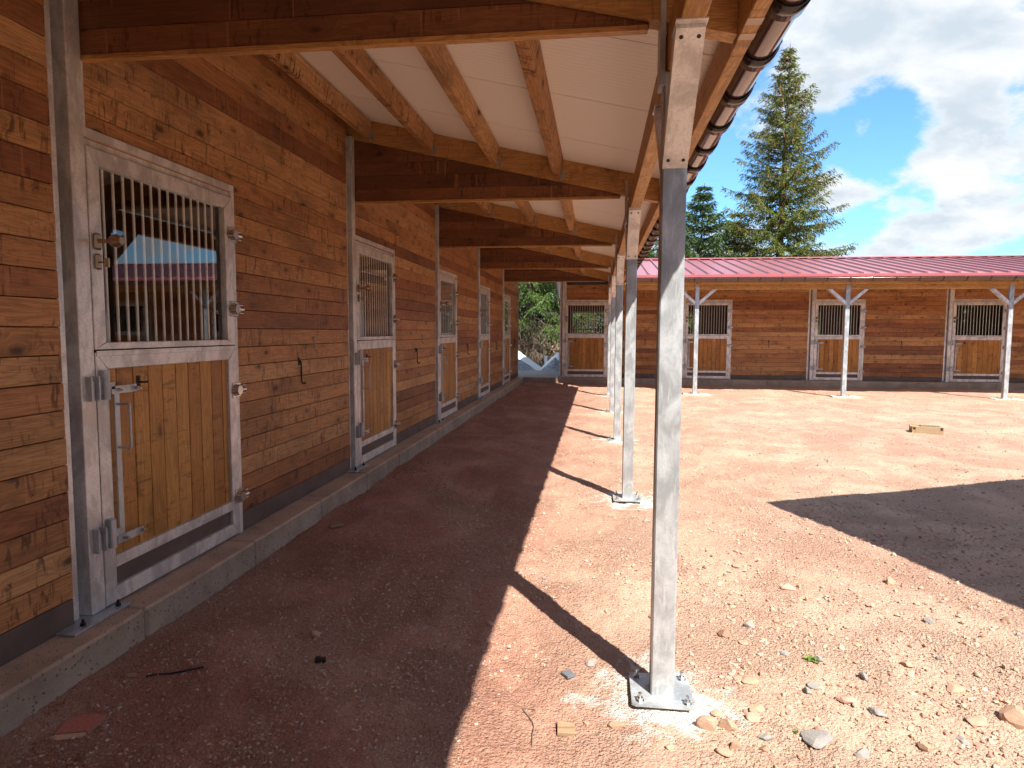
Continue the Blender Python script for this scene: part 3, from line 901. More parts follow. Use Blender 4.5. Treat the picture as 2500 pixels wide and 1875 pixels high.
# purlins between the beams (square to the roof slope)
slopeR = Matrix.Rotation(math.atan(S), 3, 'Y')
def along_y(L, w, h, mat, name, parent, cx, y0, cz, tilt=True, c=0.004):
    """timber of length L along y whose section centre is (cx, cz)"""
    mb = MB().box(0, L, -w / 2, w / 2, -h / 2, h / 2, c)
    rot = (slopeR @ Matrix.Rotation(HALF, 3, 'Z')) if tilt else Matrix.Rotation(HALF, 3, 'Z')
    return part(name, mb, mat, parent, (cx, y0, cz), rot=rot.to_quaternion())
ys = [-0.62] + YI + [19.97]
for a, b_ in zip(ys[:-1], ys[1:]):
    for px in (-2.204, -1.591, -0.966, -0.371):
        zbot = 2.953 - S * px                    # underside at the lower edge
        cx = px - 0.0325 * 0.976 + 0.072 * 0.218
        cz = zbot + 0.072 * 0.976 + 0.0325 * 0.218
        along_y(b_ - a - 0.094, 0.076, 0.144, M['roughwood'], 'purlin', LW, cx, a + 0.097, cz - 0.004)
    along_y(b_ - a - 0.002, 0.085, 0.176, M['timber'], 'header', LW, 0.306, a + 0.051, 2.657 + 0.088, False)
for a, b_ in ((-2.3, 3.0), (3.0, 7.6), (7.6, 12.3), (12.3, 16.9)):
    fo = along_y(b_ - a - 0.002, 0.060, 0.165, M['timber'], 'fascia', LW, 0.567, a, 2.765 + 0.0825, False)
    if a == -2.3:
        for ly in (2.68, 2.81):
            st_ = MB().box(-0.0302, 0.0302, -0.028, 0.028, -0.0015, 0.0)
            so = part('sticker', st_, M['label'], fo, (0.567, ly, 2.7645))
    for k in range(0):
        pass

# roof: sandwich panels one metre wide, white below and red above
def zc(x): return 3.111 - S * x + 0.001
XR, XE = -3.65, 0.655
k = -2
while True:
    a = 0.55 + k * 1.0 - 2; b_ = a + 1.0
    k += 1
    if a < -2.3: continue
    if a >= 20.0: break
    b_ = min(b_, 20.0)
    xe0 = min(XE, 0.75 - (a - 16.9)); xe1 = min(XE, 0.75 - (b_ - 16.9))
    if xe0 < XR + 0.3: break
    xe1 = max(xe1, XR + 0.1)
    a2, b2 = a + 0.002, b_ - 0.002
    Q = [(XR, a2), (xe0, a2), (xe1, b2), (XR, b2)]
    mb = MB()
    q_ = 0.0065
    P0 = [(XR, a + q_), (xe0, a + q_), (xe1, b_ - q_), (XR, b_ - q_)]
    P1 = [(XR, a + 0.0004), (xe0, a + 0.0004), (xe1, b_ - 0.0004), (XR, b_ - 0.0004)]
    vs = [(x_, y_, zc(x_)) for x_, y_ in P0] + [(x_, y_, zc(x_) + 0.03) for x_, y_ in P0] + [(x_, y_, zc(x_) + 0.03) for x_, y_ in P1] + [(x_, y_, zc(x_) + 0.055) for x_, y_ in P1]
    fs = [(3, 2, 1, 0), (12, 13, 14, 15)]
    for u in (0, 4, 8):
        for i_ in range(4):
            n2 = (i_ + 1) % 4
            fs.append((u + i_, u + n2, u + 4 + n2, u + 4 + i_))
    mb.add(vs, fs)
    me = mb.mesh('roof_panel', [M['ceiling'], M['red']])
    me.polygons[1].material_index = 1; me.polygons[11].material_index = 1
    part('roof_panel', me, None, LW)
# rear slope, rear wall and partitions (dim stalls behind the grilles)
zr = zc(XR)
mb = MB().add([(XR, -2.3, zr), (XR, 20.0, zr), (-6.6, 20.0, zr - 0.66), (-6.6, -2.3, zr - 0.66)], [(0, 1, 2, 3)])
mb.add([(XR, -2.3, zr + .055), (XR, 20.0, zr + .055), (-6.6, 20.0, zr - 0.605), (-6.6, -2.3, zr - 0.605)], [(3, 2, 1, 0)])
part('rear_roof', mb, M['red'], LW)
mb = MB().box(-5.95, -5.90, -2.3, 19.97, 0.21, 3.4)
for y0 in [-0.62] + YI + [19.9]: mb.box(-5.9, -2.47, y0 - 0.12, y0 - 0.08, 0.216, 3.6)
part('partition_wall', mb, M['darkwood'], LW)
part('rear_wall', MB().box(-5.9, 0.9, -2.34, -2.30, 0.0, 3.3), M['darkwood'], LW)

# gutter
GXC, GZ_, GR = 0.694, 2.872, 0.072
for a, b_ in ((-2.3, 1.9), (1.9, 6.9), (6.9, 11.9), (11.9, 16.78)):
    part('gutter', half_gutter(b_ - a - 0.001), M['gutter'], LW, (GXC, a, GZ_ + 0.0), HALF)
BR = strap(0.11, GR, 0.012, M['gutterdark'])  # straps made wide and black to draw the gutter's dark reflections as well
y = 2.70 - 0.495 * 9
while y < 16.6:
    part('gutter_bracket', BR, None, LW, (GXC, y, GZ_), HALF)
    y += 0.495

# ------------------------------------------------------------------ far wing
WY = 19.82
NW = root('stable_wing', (6.0, 21.5, 0.21))
tag(NW, 'timber stable wing across the far side of the yard under a ribbed red metal roof', 'stable building', 'timber stable wings round the court')
NX = [(-0.982, 1.0), (2.50, 1.03), (6.077, 1.06), (9.70, 1.12), (13.3, 1.1)]
for i, (x0, sc) in enumerate(NX[:-1]):
    x1 = NX[i + 1][0] - 0.152
    dr = x0 + 1.287 * sc
    wall_row(NW, 'N', dr, x1, 0, 17, WY)
    wall_row(NW, 'N', x0 + 0.05, x1, 17, 21, WY)
    make_door(NW, (x0, WY, 0), 0, (sc, 1, 1))
    part('plinth_board', MB().box(0, x1 - dr, -0.020, 0.0, 0.236, 0.3625, 0.001), M['pvc'], NW, (dr, WY, 0))
    part('wall_hook', HK1, None, NW, (x0 + 2.36, WY - 0.023, 1.345))
    if i > 0: part('wall_hook', HK2, None, NW, (x0 + 2.62, WY - 0.023, 1.53))
for x0, sc in NX: wall_post(NW, (x0, WY, 0), 0, 3.2 if x0 < 0 else 3.05)
zn0 = 2.992
YE, YR = 16.98, 21.35
def zn(y): return 2.975 + 0.185 * (y - YE)
for i, (px, py) in enumerate(POSTS_N):
    canopy_post(NW, (px, py, 0.012), 0)
    part('footing', MB().poly([(-0.30, -0.16), (0.36, -0.20), (0.34, 0.22), (-0.26, 0.20)], -0.05, 0.022, 'xy'), M['foot'], NW, (px, py - 0.02, 0))
    pts = [(16.98, zn(16.98) - 0.21), (19.9, zn(19.9) - 0.21), (19.9, zn(19.9) - 0.005), (16.98, zn(16.98) - 0.005)]
    part('beam', MB().poly(pts, px - 0.045, px + 0.045, 'yz'), M['timber'], NW)
hx = [0.36, 2.48, 6.09, 9.79, 13.4]
for a, b_ in zip(hx[:-1], hx[1:]):
    part('header', MB().box(0, b_ - a - 0.002, -0.042, 0.042, -0.085, 0.085, 0.003), M['timber'], NW, (a, 17.36, 2.752))
    part('fascia', MB().box(0, b_ - a - 0.002, -0.03, 0.03, -0.085, 0.085, 0.003), M['timber'], NW, (a + 0.3, 17.05, 2.868))
for py in (17.75, 18.4, 19.05): part('purlin', MB().box(0, 12.8, -0.032, 0.032, -0.072, 0.072), M['roughwood'], NW, (0.4, py, zn(py) - 0.08))
# roof surface with valley, rear slope, ceiling
mb = MB()
V = [(0.78, YE - 0.1), (14.2, YE - 0.1), (14.2, YR), (-1.42, YR), (-1.42, 19.1)]
mb.add([(x_, y_, zn(y_)) for x_, y_ in V] + [(x_, y_, zn(y_) + 0.05) for x_, y_ in V], [(4, 3, 2, 1, 0), (5, 6, 7, 8, 9)] + [(i, (i + 1) % 5, 5 + (i + 1) % 5, 5 + i) for i in range(5)])
me = mb.mesh('roof', [M['ceiling'], M['red']])
for i_, p in enumerate(me.polygons): p.material_index = 0 if i_ == 0 else 1
nroof = part('roof', me, None, NW)
mb = MB()
V = [(-1.42, YR), (14.2, YR), (14.2, 24.1), (-1.42, 24.1)]
zz = lambda y_: zn(YR) - 0.36 * (y_ - YR)
mb.add([(x_, y_, zz(y_)) for x_, y_ in V] + [(x_, y_, zz(y_) + 0.06) for x_, y_ in V], [(3, 2, 1, 0), (4, 5, 6, 7)] + [(i, (i + 1) % 4, 4 + (i + 1) % 4, 4 + i) for i in range(4)])
me = mb.mesh('rear_roof', [M['white'], M['red']]); me.polygons[1].material_index = 1
part('rear_roof', me, None, NW)
part('verge_trim', MB().poly([(YR, zz(YR) - 0.02), (24.1, zz(24.1) - 0.02), (24.1, zz(24.1) + 0.08), (YR, zz(YR) + 0.08)], -1.45, -1.424, 'yz'), M['redpink'], NW)
# standing ribs
x = 0.88; sp = 0.3585
TH = math.atan(0.185)
Lr = (YR - YE + 0.02) / math.cos(TH)
rp = [(-0.036, 0.0), (0.036, 0.0), (0.018, 0.040), (-0.018, 0.040)]
mb = MB()
mb.add([(a, 0, z) for a, z in rp] + [(a, Lr, z) for a, z in rp], [(i, (i + 1) % 4, 4 + (i + 1) % 4, 4 + i) for i in range(4)] + [(3, 2, 1, 0), (4, 5, 6, 7)])
RM = mb.mesh('roof_rib', M['red'])
while x < 14.1:
    part('roof_rib', RM, None, nroof, (x, YE - 0.07, zn(YE - 0.07) + 0.0505), rot=Matrix.Rotation(TH, 3, 'X').to_quaternion())
    x += sp
part('ridge_cap', MB().poly([(YR - 0.17, zn(YR) + 0.060), (YR - 0.17, zn(YR) + 0.066), (YR, zn(YR) + 0.108), (YR + 0.2, zn(YR) + 0.06), (YR + 0.2, zn(YR) + 0.05), (YR, zn(YR) + 0.095)][::1], -1.42, 14.2, 'yz'), M['redpink'], nroof)
part('eave_trim', MB().box(0.8, 14.2, YE - 0.125, YE - 0.10, zn(YE) - 0.035, zn(YE) + 0.028), M['redpink'], nroof)
for a, b_ in ((0.78, 4.4), (4.4, 8.4), (8.4, 12.4), (12.4, 14.2)):
    part('gutter', half_gutter(b_ - a - 0.001), M['gutter'], NW, (a, 16.88, 2.905))
BRN = strap(0.028, GR, 0.007, M['gutterdark'])
x = 1.30
while x < 14.1:
    part('gutter_bracket', BRN, None, NW, (x, 16.88, 2.905)); x += 0.517
# rear wall with two window openings, partitions
def rear_panel(mb, x0, x1, holes):
    xs = [x0]
    for hx0, hx1 in holes:
        mb.box(xs[-1], hx0, 23.30, 23.35, 0.21, 3.3)
        mb.box(hx0, hx1, 23.30, 23.35, 0.21, 1.50); mb.box(hx0, hx1, 23.30, 23.35, 2.30, 3.3)
        xs.append(hx1)
    mb.box(xs[-1], x1, 23.30, 23.35, 0.21, 3.3)
mb = MB()
rear_panel(mb, -1.2, 14, [(-0.92, 0.55), (2.55, 3.45), (6.9, 7.35)])
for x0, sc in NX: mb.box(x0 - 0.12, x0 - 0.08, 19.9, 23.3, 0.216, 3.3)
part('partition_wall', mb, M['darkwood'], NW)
for hx0, hx1 in ((-0.92, 0.55), (2.55, 3.45)):
    fr_ = MB(); frame_bars(fr_, hx0, hx1, 1.50, 2.30, 0.05, 0.05, 0.06, 0.05, 23.25, 23.30)
    fr_.box(hx0 + 0.10, hx0 + 0.16, 23.24, 23.27, 1.55, 1.70).box(hx1 - 0.35, hx1 - 0.29, 23.24, 23.27, 1.55, 1.70).box(hx0 + 0.05, hx1 - 0.05, 23.24, 23.27, 1.64, 1.69)
    part('rear_window', fr_, M['white'], NW)

# ------------------------------------------------------------------ unseen shed added beside the camera so its roof corner shades the yard
c0 = Vector((1.608 + 0.4545 * 3.2, 6.43 - 0.70 * 3.2, 0))
ux = Vector((0.909, 0.417, 0)).normalized(); uy = Vector((0.359, -0.933, 0)).normalized()
SH = root('unseen_shed', c0 + ux * 5 + uy * 4)
tag(SH, 'unseen shed added right of the camera so its roof corner shades the gravel', 'shed')
def P3(a, b_, z): q = c0 + ux * a + uy * b_; return (q.x, q.y, z)
mb = MB()
R0 = [P3(0, 0, 3.2), P3(0, 8, 3.2), P3(11, 8, 3.2), P3(11, 0, 3.2)]
R1 = [P3(4, 4, 4.0), P3(7, 4, 4.0)]
mb.add(R0 + R1, [(0, 1, 4), (1, 2, 5, 4), (2, 3, 5), (3, 0, 4, 5)])
mb.add([(p[0], p[1], p[2] - 0.06) for p in R0], [(3, 2, 1, 0)])
mb.add(R0 + [(p[0], p[1], p[2] - 0.06) for p in R0], [(i, 4 + i, 4 + (i + 1) % 4, (i + 1) % 4) for i in range(4)])
part('roof', mb, M['red'], SH)
mb = MB()
Q = [P3(0.8, 0.8, 0), P3(0.8, 7.2, 0), P3(10, 7.2, 0), P3(10, 0.8, 0)]
for i in range(4):
    a, b_ = Vector(Q[i]), Vector(Q[(i + 1) % 4]); dn = (b_ - a).cross(Vector((0, 0, 1))).normalized() * 0.05
    for kk in range(24):
        z0 = -0.04 + kk * 0.133; z1 = z0 + 0.130
        pts = [a, b_, b_ + dn, a + dn]
        mb.add([(p.x, p.y, z0) for p in pts] + [(p.x, p.y, z1) for p in pts], [(3, 2, 1, 0), (4, 5, 6, 7)] + [(j, (j + 1) % 4, 4 + (j + 1) % 4, 4 + j) for j in range(4)])
part('wall', mb, M['darkwood'], SH)

# ------------------------------------------------------------------ trees
def spruce(name, x, y, h, r, z_low, seed, mat, label, whorls=34, per=7, qs=1.0, tw=1.0, cones=False, droop=0.35, group='spruces standing behind the stables', bare=0):
    rg = np.random.default_rng(seed)
    R = root(name, (x, y, 0)); tag(R, label, 'tree', group)
    tr = MB()
    px, py = 0.0, 0.0
    segs = 10
    pts = []
    for i in range(segs + 1):
        t_ = i / segs
        pts.append(((px + 0.06 * math.sin(t_ * 5 + seed)), py + 0.05 * math.cos(t_ * 4), -0.06 + (h - 0.05) * t_, max(0.012, 0.017 * h * (1 - t_) ** 0.9)))
    for a, b_ in zip(pts[:-1], pts[1:]): tr.cyl(a[:3], b_[:3], a[3], 8, b_[3], caps=False)
    br = MB()
    C, A, B_ = [], [], []          # quad centre, long half-axis, short half-axis
    cone_v = []
    for w in range(whorls):
        t_ = (w + rg.uniform(-0.3, 0.3)) / whorls
        z0 = z_low + (h * 0.985 - z_low) * t_
        rr = r * (1 - t_) ** 0.95 + 0.07
        for k_ in range(per):
            az = 2 * math.pi * (k_ + rg.uniform(-0.35, 0.35)) / per + w * 1.3
            L = rr * rg.choice([0.7, 0.85, 1.0, 1.1, 1.3]) * rg.uniform(0.85, 1.08)
            if rg.random() < 0.12: L *= 0.55
            up = 0.45 * t_ + rg.uniform(-0.1, 0.1)
            d = np.array([math.cos(az), math.sin(az), 0.0]); side = np.array([-d[1], d[0], 0.0])
            def pos(s_): return np.array([0, 0, z0]) + d * L * s_ + np.array([0, 0, L * (up * s_ - droop * s_ * (1 - t_ * 0.8) + 0.42 * droop * s_ ** 3 * 1.5)]) + side * 0.06 * L * math.sin(3 * s_ + w)
            last = pos(0)
            for q in (0.35, 0.7, 0.97):
                p_ = pos(q); br.cyl(last, p_, 0.022 * (1.05 - q) * (0.4 + L * 0.5) + 0.004, 4, caps=False); last = p_
            nt = int((6 + 13 * L) * tw)
            for j in range(nt):
                s_ = rg.uniform(0.12 if t_ > 0.15 else 0.25, 1.0) ** 0.8
                p0 = pos(s_)
                wl = (0.16 + 0.34 * L * (1 - s_) * 0.8 + 0.10) * rg.uniform(0.5, 1.1)
                sd = side * rg.choice([-1, 1]) * rg.uniform(0.25, 1.0) + d * rg.uniform(0.1, 0.9)
                sd = sd / np.linalg.norm(sd)
                nq = max(2, int(wl / (0.085 * qs)))
                hang = rg.uniform(0.3, 1.1) * (0.5 + 0.7 * (1 - t_))
                for i in range(nq):
                    f = (i + 0.5) / nq
                    c_ = p0 + sd * wl * f + np.array([0, 0, -hang * wl * f ** 1.5])
                    ax = sd + np.array([0, 0, -hang * 1.5 * f ** 0.5]) + rg.normal(0, 0.35, 3)
                    ax /= np.linalg.norm(ax)
                    bx = np.cross(ax, rg.normal(0, 1, 3)); bx /= np.linalg.norm(bx) + 1e-6
                    C.append(c_ + rg.normal(0, 0.02, 3)); A.append(ax * 0.085 * qs * rg.uniform(0.7, 1.4)); B_.append(bx * 0.0165 * qs * rg.uniform(0.7, 1.5))
                if cones and t_ > 0.35 and s_ > 0.45 and rg.random() < 0.10: cone_v.append(p0 + np.array([0, 0, -0.05]))
    C, A, B_ = np.array(C), np.array(A), np.array(B_)
    vs = np.stack([C - A, C - B_ * 0.9 + A * 0.1, C + A, C + B_ + A * 0.1], 1).reshape(-1, 3)
    fs = np.arange(len(vs)).reshape(-1, 4)
    part('trunk', tr, M['bark'], R, (x, y, 0))
    part('branch_wood', br, M['bark'], R, (x, y, 0))['kind'] = 'stuff'
    part('crown', np_mesh('crown', vs, fs, mat), None, R, (x, y, 0))
    if cone_v:
        cm = MB()
        for p_ in cone_v:
            cm.cyl(p_, p_ + np.array([0, 0, -0.13]), 0.020, 5, 0.008, smooth=False)
        part('cones', cm, M['cone'], R, (x, y, 0))['kind'] = 'stuff'
    if bare:
        bm_ = MB()
        for _ in range(bare):
            az = rg.uniform(math.pi * 0.9, 2.1 * math.pi); L = rg.uniform(0.7, 2.1); z0 = rg.uniform(0.3, 2.4)
            q = Vector((0, 0, z0))
            for i in range(4):
                nq_ = q + Vector((math.cos(az) * L / 4, math.sin(az) * L / 4, rg.uniform(-0.16, 0.05)))
                bm_.cyl(q, nq_, 0.010 - 0.002 * i, 4, caps=False)
                for _k in range(3):
                    e = nq_ + Vector((rg.normal(0, .16), rg.normal(0, .12), -rg.uniform(0.05, 0.4)))
                    bm_.cyl(nq_, e, 0.0045, 3, caps=False)
                q = nq_
        part('dead_twigs', bm_, M['twigs'], R, (x, y, 0))['kind'] = 'stuff'
    return R


spruce('spruce_tree', 7.75, 30.0, 13.75, 3.55, 1.8, 3, M['needles'], 'tall cone-laden spruce rising alone above the red roof beside the canopy gutter', 40, 7, 0.85, 2.9, True, 0.30)
spruce('spruce_tree', 4.3, 29.0, 7.9, 2.7, 1.0, 8, M['needlesdark'], 'small pointed dark spruce between the front canopy post and the tall spruce', 30, 8, 1.0, 2.2, False, 0.2)
spruce('spruce_tree', 5.75, 29.6, 6.9, 2.5, 1.0, 12, M['needles'], 'low spruce filling the space at the foot of the tall spruce, left side', 20, 8, 1.0, 2.2, False, 0.25)
spruce('spruce_tree', 2.95, 28.0, 6.6, 2.1, 1.0, 9, M['needlesdark'], 'bushy spruce half hidden behind the foremost canopy post', 26, 8, 1.0, 2.2, False, 0.2)
spruce('spruce_tree', 1.7, 27.2, 5.9, 1.8, 1.0, 10, M['needleslit'], 'low green spruce showing between the gutter end and the red roof', 22, 8, 1.0, 2.0, False, 0.2)
spruce('spruce_tree', -2.9, 28.3, 9.0, 2.7, 2.0, 21, M['needleslit'], 'spruce with bright hanging boughs at the left of the gap between the wings', 26, 6, 0.8, 2.4, False, 0.42, bare=190)
spruce('spruce_tree', -0.9, 29.3, 9.5, 2.5, 2.3, 22, M['needlesdark'], 'shaded spruce at the right of the gap, behind the red verge', 30, 8, 0.8, 1.9, False, 0.4, bare=190)
spruce('spruce_tree', -4.6, 31.0, 9.0, 2.6, 0.5, 23, M['needlesdark'], 'dark spruce furthest left behind the gap, mostly hidden by the left wing', 26, 7, 1.2, 1.4, False, 0.4, bare=20)
# dense dark undergrowth closing the view behind the gap
rg = np.random.default_rng(77)
n_ = 26000
C = np.stack([rg.uniform(-8, 14, n_), rg.uniform(30.5, 34, n_), rg.uniform(0, 1, n_) ** 0.8 * 4.0], 1)
C[:, 2] *= np.where(C[:, 0] < 1.0, 1.9, 1.0)
C[:, 2] *= (0.75 + 0.5 * vnoise(C[:, 0] * 0.6, C[:, 1] * 0.0 + 4, 9))
A = rg.normal(0, 1, (n_, 3)); A /= np.linalg.norm(A, axis=1)[:, None]
B_ = np.cross(A, rg.normal(0, 1, (n_, 3))); B_ /= np.linalg.norm(B_, axis=1)[:, None]
vs = np.stack([C - A * 0.16, C - B_ * 0.05, C + A * 0.16, C + B_ * 0.05], 1).reshape(-1, 3)
o = link(bpy.data.objects.new('hedge', np_mesh('hedge', vs, np.arange(len(vs)).reshape(-1, 4), M['needlesdark'])))
tag(o, 'dense dark evergreen hedge closing the view behind the stables', 'hedge', kind='stuff')

rg = np.random.default_rng(78)  # unseen leaf mass, added to darken the reflections in the door panes
n_ = 16000
q = rg.uniform(0, 1, n_)
X_ = np.where(q < 0.55, rg.uniform(19, 21, n_), rg.uniform(-8, 20, n_)); Y_ = np.where(q < 0.55, rg.uniform(-14, 24, n_), rg.uniform(-16, -14, n_))
C = np.stack([X_, Y_, rg.uniform(0, 1, n_) * 5.5], 1)
A = rg.normal(0, 1, (n_, 3)); A /= np.linalg.norm(A, axis=1)[:, None]
B_ = np.cross(A, rg.normal(0, 1, (n_, 3))); B_ /= np.linalg.norm(B_, axis=1)[:, None]
vs = np.stack([C - A * 0.3, C - B_ * 0.16, C + A * 0.3, C + B_ * 0.16], 1).reshape(-1, 3)
o = link(bpy.data.objects.new('hedge', np_mesh('hedge', vs, np.arange(len(vs)).reshape(-1, 4), M['needlesdark'])))
tag(o, 'unseen dark hedge added round the near sides of the yard to darken the door panes', 'hedge', kind='stuff')

# heaps of grey sand with white fleece in the gap
def heap(name, x0, x1, y0, y1, hf, mat):
    xs = np.linspace(x0, x1, 70); ys_ = np.linspace(y0, y1, 60)
    X_, Y_ = np.meshgrid(xs, ys_)
    Z_ = hf(X_, Y_)
    id_ = np.arange(X_.size).reshape(X_.shape)
    f = np.stack([id_[:-1, :-1], id_[:-1, 1:], id_[1:, 1:], id_[1:, :-1]], -1).reshape(-1, 4)
    cx_, cy_ = (x0 + x1) / 2, (y0 + y1) / 2
    o = link(bpy.data.objects.new(name, np_mesh(name, np.stack([X_ - cx_, Y_ - cy_, Z_], -1).reshape(-1, 3), f, mat, True)), (cx_, cy_, 0))
    return o


def hp(cx_, cy_, h, rx, ry):
    return lambda X_, Y_: h * np.clip(1 - np.sqrt(((X_ - cx_) / rx) ** 2 + ((Y_ - cy_) / ry) ** 2), -0.06, 1) + 0.035 * vnoise(X_ * 7, Y_ * 7, 31) + 0.02 * vnoise(X_ * 19, Y_ * 19, 32)


tag(heap('sand_heap', -4.6, -1.75, 22.6, 25.6, hp(-3.05, 24.0, 0.72, 1.15, 1.3), M['heap']), 'grey sand heap beside the end of the left wing, left of the gap dip', 'heap')
tag(heap('sand_heap', -2.35, -0.2, 22.9, 25.4, hp(-1.52, 24.0, 0.66, 0.72, 1.1), M['heap']), 'grey sand heap against the end post of the far wing', 'heap')
tag(heap('fleece_sheet', -4.7, -1.9, 23.7, 26.0, lambda X_, Y_: hp(-3.0, 24.7, 0.90, 1.25, 1.6)(X_, Y_) + 0.0, M['whitefleece']), 'white fleece sheet lying over the left sand heap', 'sheet')
tag(heap('fleece_sheet', -2.3, -0.2, 23.8, 25.9, lambda X_, Y_: hp(-1.47, 24.7, 0.84, 0.85, 1.5)(X_, Y_) + 0.0, M['whitefleece']), 'white fleece sheet lying over the right sand heap', 'sheet')
mb = MB().add([(-5, 19.9, 0.0), (3, 19.9, 0.0), (3, 30, 0.02), (-5, 30, 0.02)], [(0, 1, 2, 3)])
tag(part('path', mb, M['heap'], None), kind='structure')
tag(part('marker_post', MB().box(-0.05, 0.05, -0.05, 0.05, 0, 0.62, 0.004).box(-0.062, 0.062, -0.062, 0.062, 0.62, 0.65, 0.004), M['white'], None, (-1.98, 25.6, 0)), 'short white post standing between the two sheeted heaps', 'post')

# ------------------------------------------------------------------ stones
def ico():
    p = (1 + 5 ** 0.5) / 2
    v_ = np.array([(-1, p, 0), (1, p, 0), (-1, -p, 0), (1, -p, 0), (0, -1, p), (0, 1, p), (0, -1, -p), (0, 1, -p), (p, 0, -1), (p, 0, 1), (-p, 0, -1), (-p, 0, 1)], float)
    v_ /= np.linalg.norm(v_[0])
    f = [(0, 11, 5), (0, 5, 1), (0, 1, 7), (0, 7, 10), (0, 10, 11), (1, 5, 9), (5, 11, 4), (11, 10, 2), (10, 7, 6), (7, 1, 8), (3, 9, 4), (3, 4, 2), (3, 2, 6), (3, 6, 8), (3, 8, 9), (4, 9, 5), (2, 4, 11), (6, 2, 10), (8, 6, 7), (9, 8, 1)]
    return v_, np.array(f)


IV, IF = ico()


def subdiv(v_, f):
    v_ = [tuple(p) for p in v_]; cache = {}; out_ = []
    def mid_(a, b_):
        k_ = (min(a, b_), max(a, b_))
        if k_ not in cache:
            q = (np.array(v_[a]) + np.array(v_[b_])) / 2; q /= np.linalg.norm(q)
            v_.append(tuple(q)); cache[k_] = len(v_) - 1
        return cache[k_]
    for a, b_, c_ in f:
        ab, bc, ca = mid_(a, b_), mid_(b_, c_), mid_(c_, a)
        out_ += [(a, ab, ca), (b_, bc, ab), (c_, ca, bc), (ab, bc, ca)]
    return np.array(v_), np.array(out_)


IV2, IF2 = subdiv(*subdiv(IV, IF))


def stone_mesh(w, seed, flat, mat, name='stone', nplanes=11):
    rg = np.random.default_rng(seed)
    N_ = rg.normal(0, 1, (nplanes, 3)); N_ /= np.linalg.norm(N_, axis=1)[:, None]
    hN = rg.uniform(0.55, 0.95, nplanes)
    dt = IV2 @ N_.T
    rad = np.min(np.where(dt > 0.08, hN / np.maximum(dt, 0.08), 9), axis=1)
    rad = np.minimum(rad, 1.15)
    v_ = IV2 * rad[:, None]
    v_ *= np.array([1.0, rg.uniform(0.6, 0.85), flat])
    v_ = v_ / (v_[:, 0].max() - v_[:, 0].min()) * w
    return np_mesh(name, v_, IF2, mat)


# (x, y, width, flatness, material, label) - each picked out in the photograph
G_ = 'loose stones scattered in the sunlit gravel'
ST = [
    (1.21, 4.24, .106, .55, 'pinkstone', 'pale pink stone lying alone below the tip of the big shadow'),
    (0.85, 3.67, .077, .5, 'greystone', 'grey flat-sided stone behind the largest cluster right of the post'),
    (0.69, 3.52, .079, .8, 'brownstone', 'pointed brown stone with pitted face left of the grey one'),
    (0.78, 3.46, .059, .4, 'tan', 'thin tan slab lying just below the pointed brown stone'),
    (0.19, 3.84, .073, .5, 'tan', 'flat tan stone left of the post at half its shadow height'),
    (0.71, 3.06, .098, .4, 'tan', 'long tan stone with dark left edge right of the foot plate'),
    (1.00, 3.04, .063, .6, 'greystone', 'square grey-brown stone right of the yellow weed patch'),
    (0.47, 2.65, .103, .7, 'tan', 'big tan block in front of the foot plate, left of its pair'),
    (0.55, 2.67, .096, .9, 'tan', 'upright tan rock, right of the pair in front of the foot plate'),
    (0.52, 2.76, .061, .8, 'tan', 'rounded tan stone behind the pair in front of the foot plate'),
    (0.10, 2.62, .089, .55, 'brownstone', 'smooth brown stone left of the foot plate casting a dark shadow'),
    (0.69, 2.81, .083, .6, 'tan', 'dark-edged tan stone halfway between the foot plate and the slate'),
    (0.66, 2.74, .073, .45, 'tan', 'low tan stone just in front of the dark-edged one'),
    (1.10, 2.93, .098, .35, 'pinkstone', 'flat pinkish slab right of the small weed'),
    (1.19, 2.84, .088, .35, 'greystone', 'blue-grey slate piece at the right beside an orange chip'),
    (0.87, 2.62, .145, .28, 'greystone', 'largest blue-grey flat slab near the bottom right'),
    (0.68, 2.61, .063, .5, 'greystone', 'small grey-brown stone left of the largest flat slab'),
    (0.55, 2.53, .050, .8, 'brownstone', 'little dark brown stone below the upright tan rock'),
    (0.66, 2.54, .047, .8, 'brownstone', 'little purple-brown stone left below the largest flat slab'),
    (1.02, 2.55, .064, .8, 'greystone', 'angular grey stone at the bottom right with a black shadow'),
    (0.235, 3.055, .050, 1.0, 'brownstone', 'red-brown stone tucked behind the left side of the foremost post'),
    (0.405, 2.99, .050, 1.1, 'brownstone', 'pointed brown stone touching the back right corner of the foot plate'),
    (0.00, 3.12, .044, .7, 'pinkstone', 'pink stone on the edge of the foremost post shadow'),
    (1.75, 2.86, .141, .9, 'tan', 'large upright tan rock at the right edge of the picture'),
    (1.62, 3.10, .107, .35, 'tan', 'broad dusty tan stone left above the rock at the right edge'),
    (1.57, 2.83, .100, .22, 'tan', 'thin lens-shaped stone left of the rock at the right edge'),
    (-1.42, 3.13, .067, .75, 'tan', 'round tan stone alone in the middle of the shaded walk'),
    (-2.03, 2.57, .069, .5, 'brownstone', 'flat brown stone beside the end of the black cable'),
    (-2.215, 2.23, .054, .7, 'brownstone', 'brown stone against the kerb at the lower left corner'),
    (-0.57, 3.49, .061, .5, 'tan', 'squarish tan stone just inside the canopy shadow edge'),
]
for i, (x, y, w, fl, mk, lab) in enumerate(ST):
    w *= 0.88
    me = stone_mesh(w, 100 + i, fl, M[mk])
    z = float(ground_h(x, y)) + w * fl * 0.10
    o = link(bpy.data.objects.new('stone', me), (x, y, z), rng.uniform(-0.5, 0.5))
    tag(o, lab, 'stone', G_)
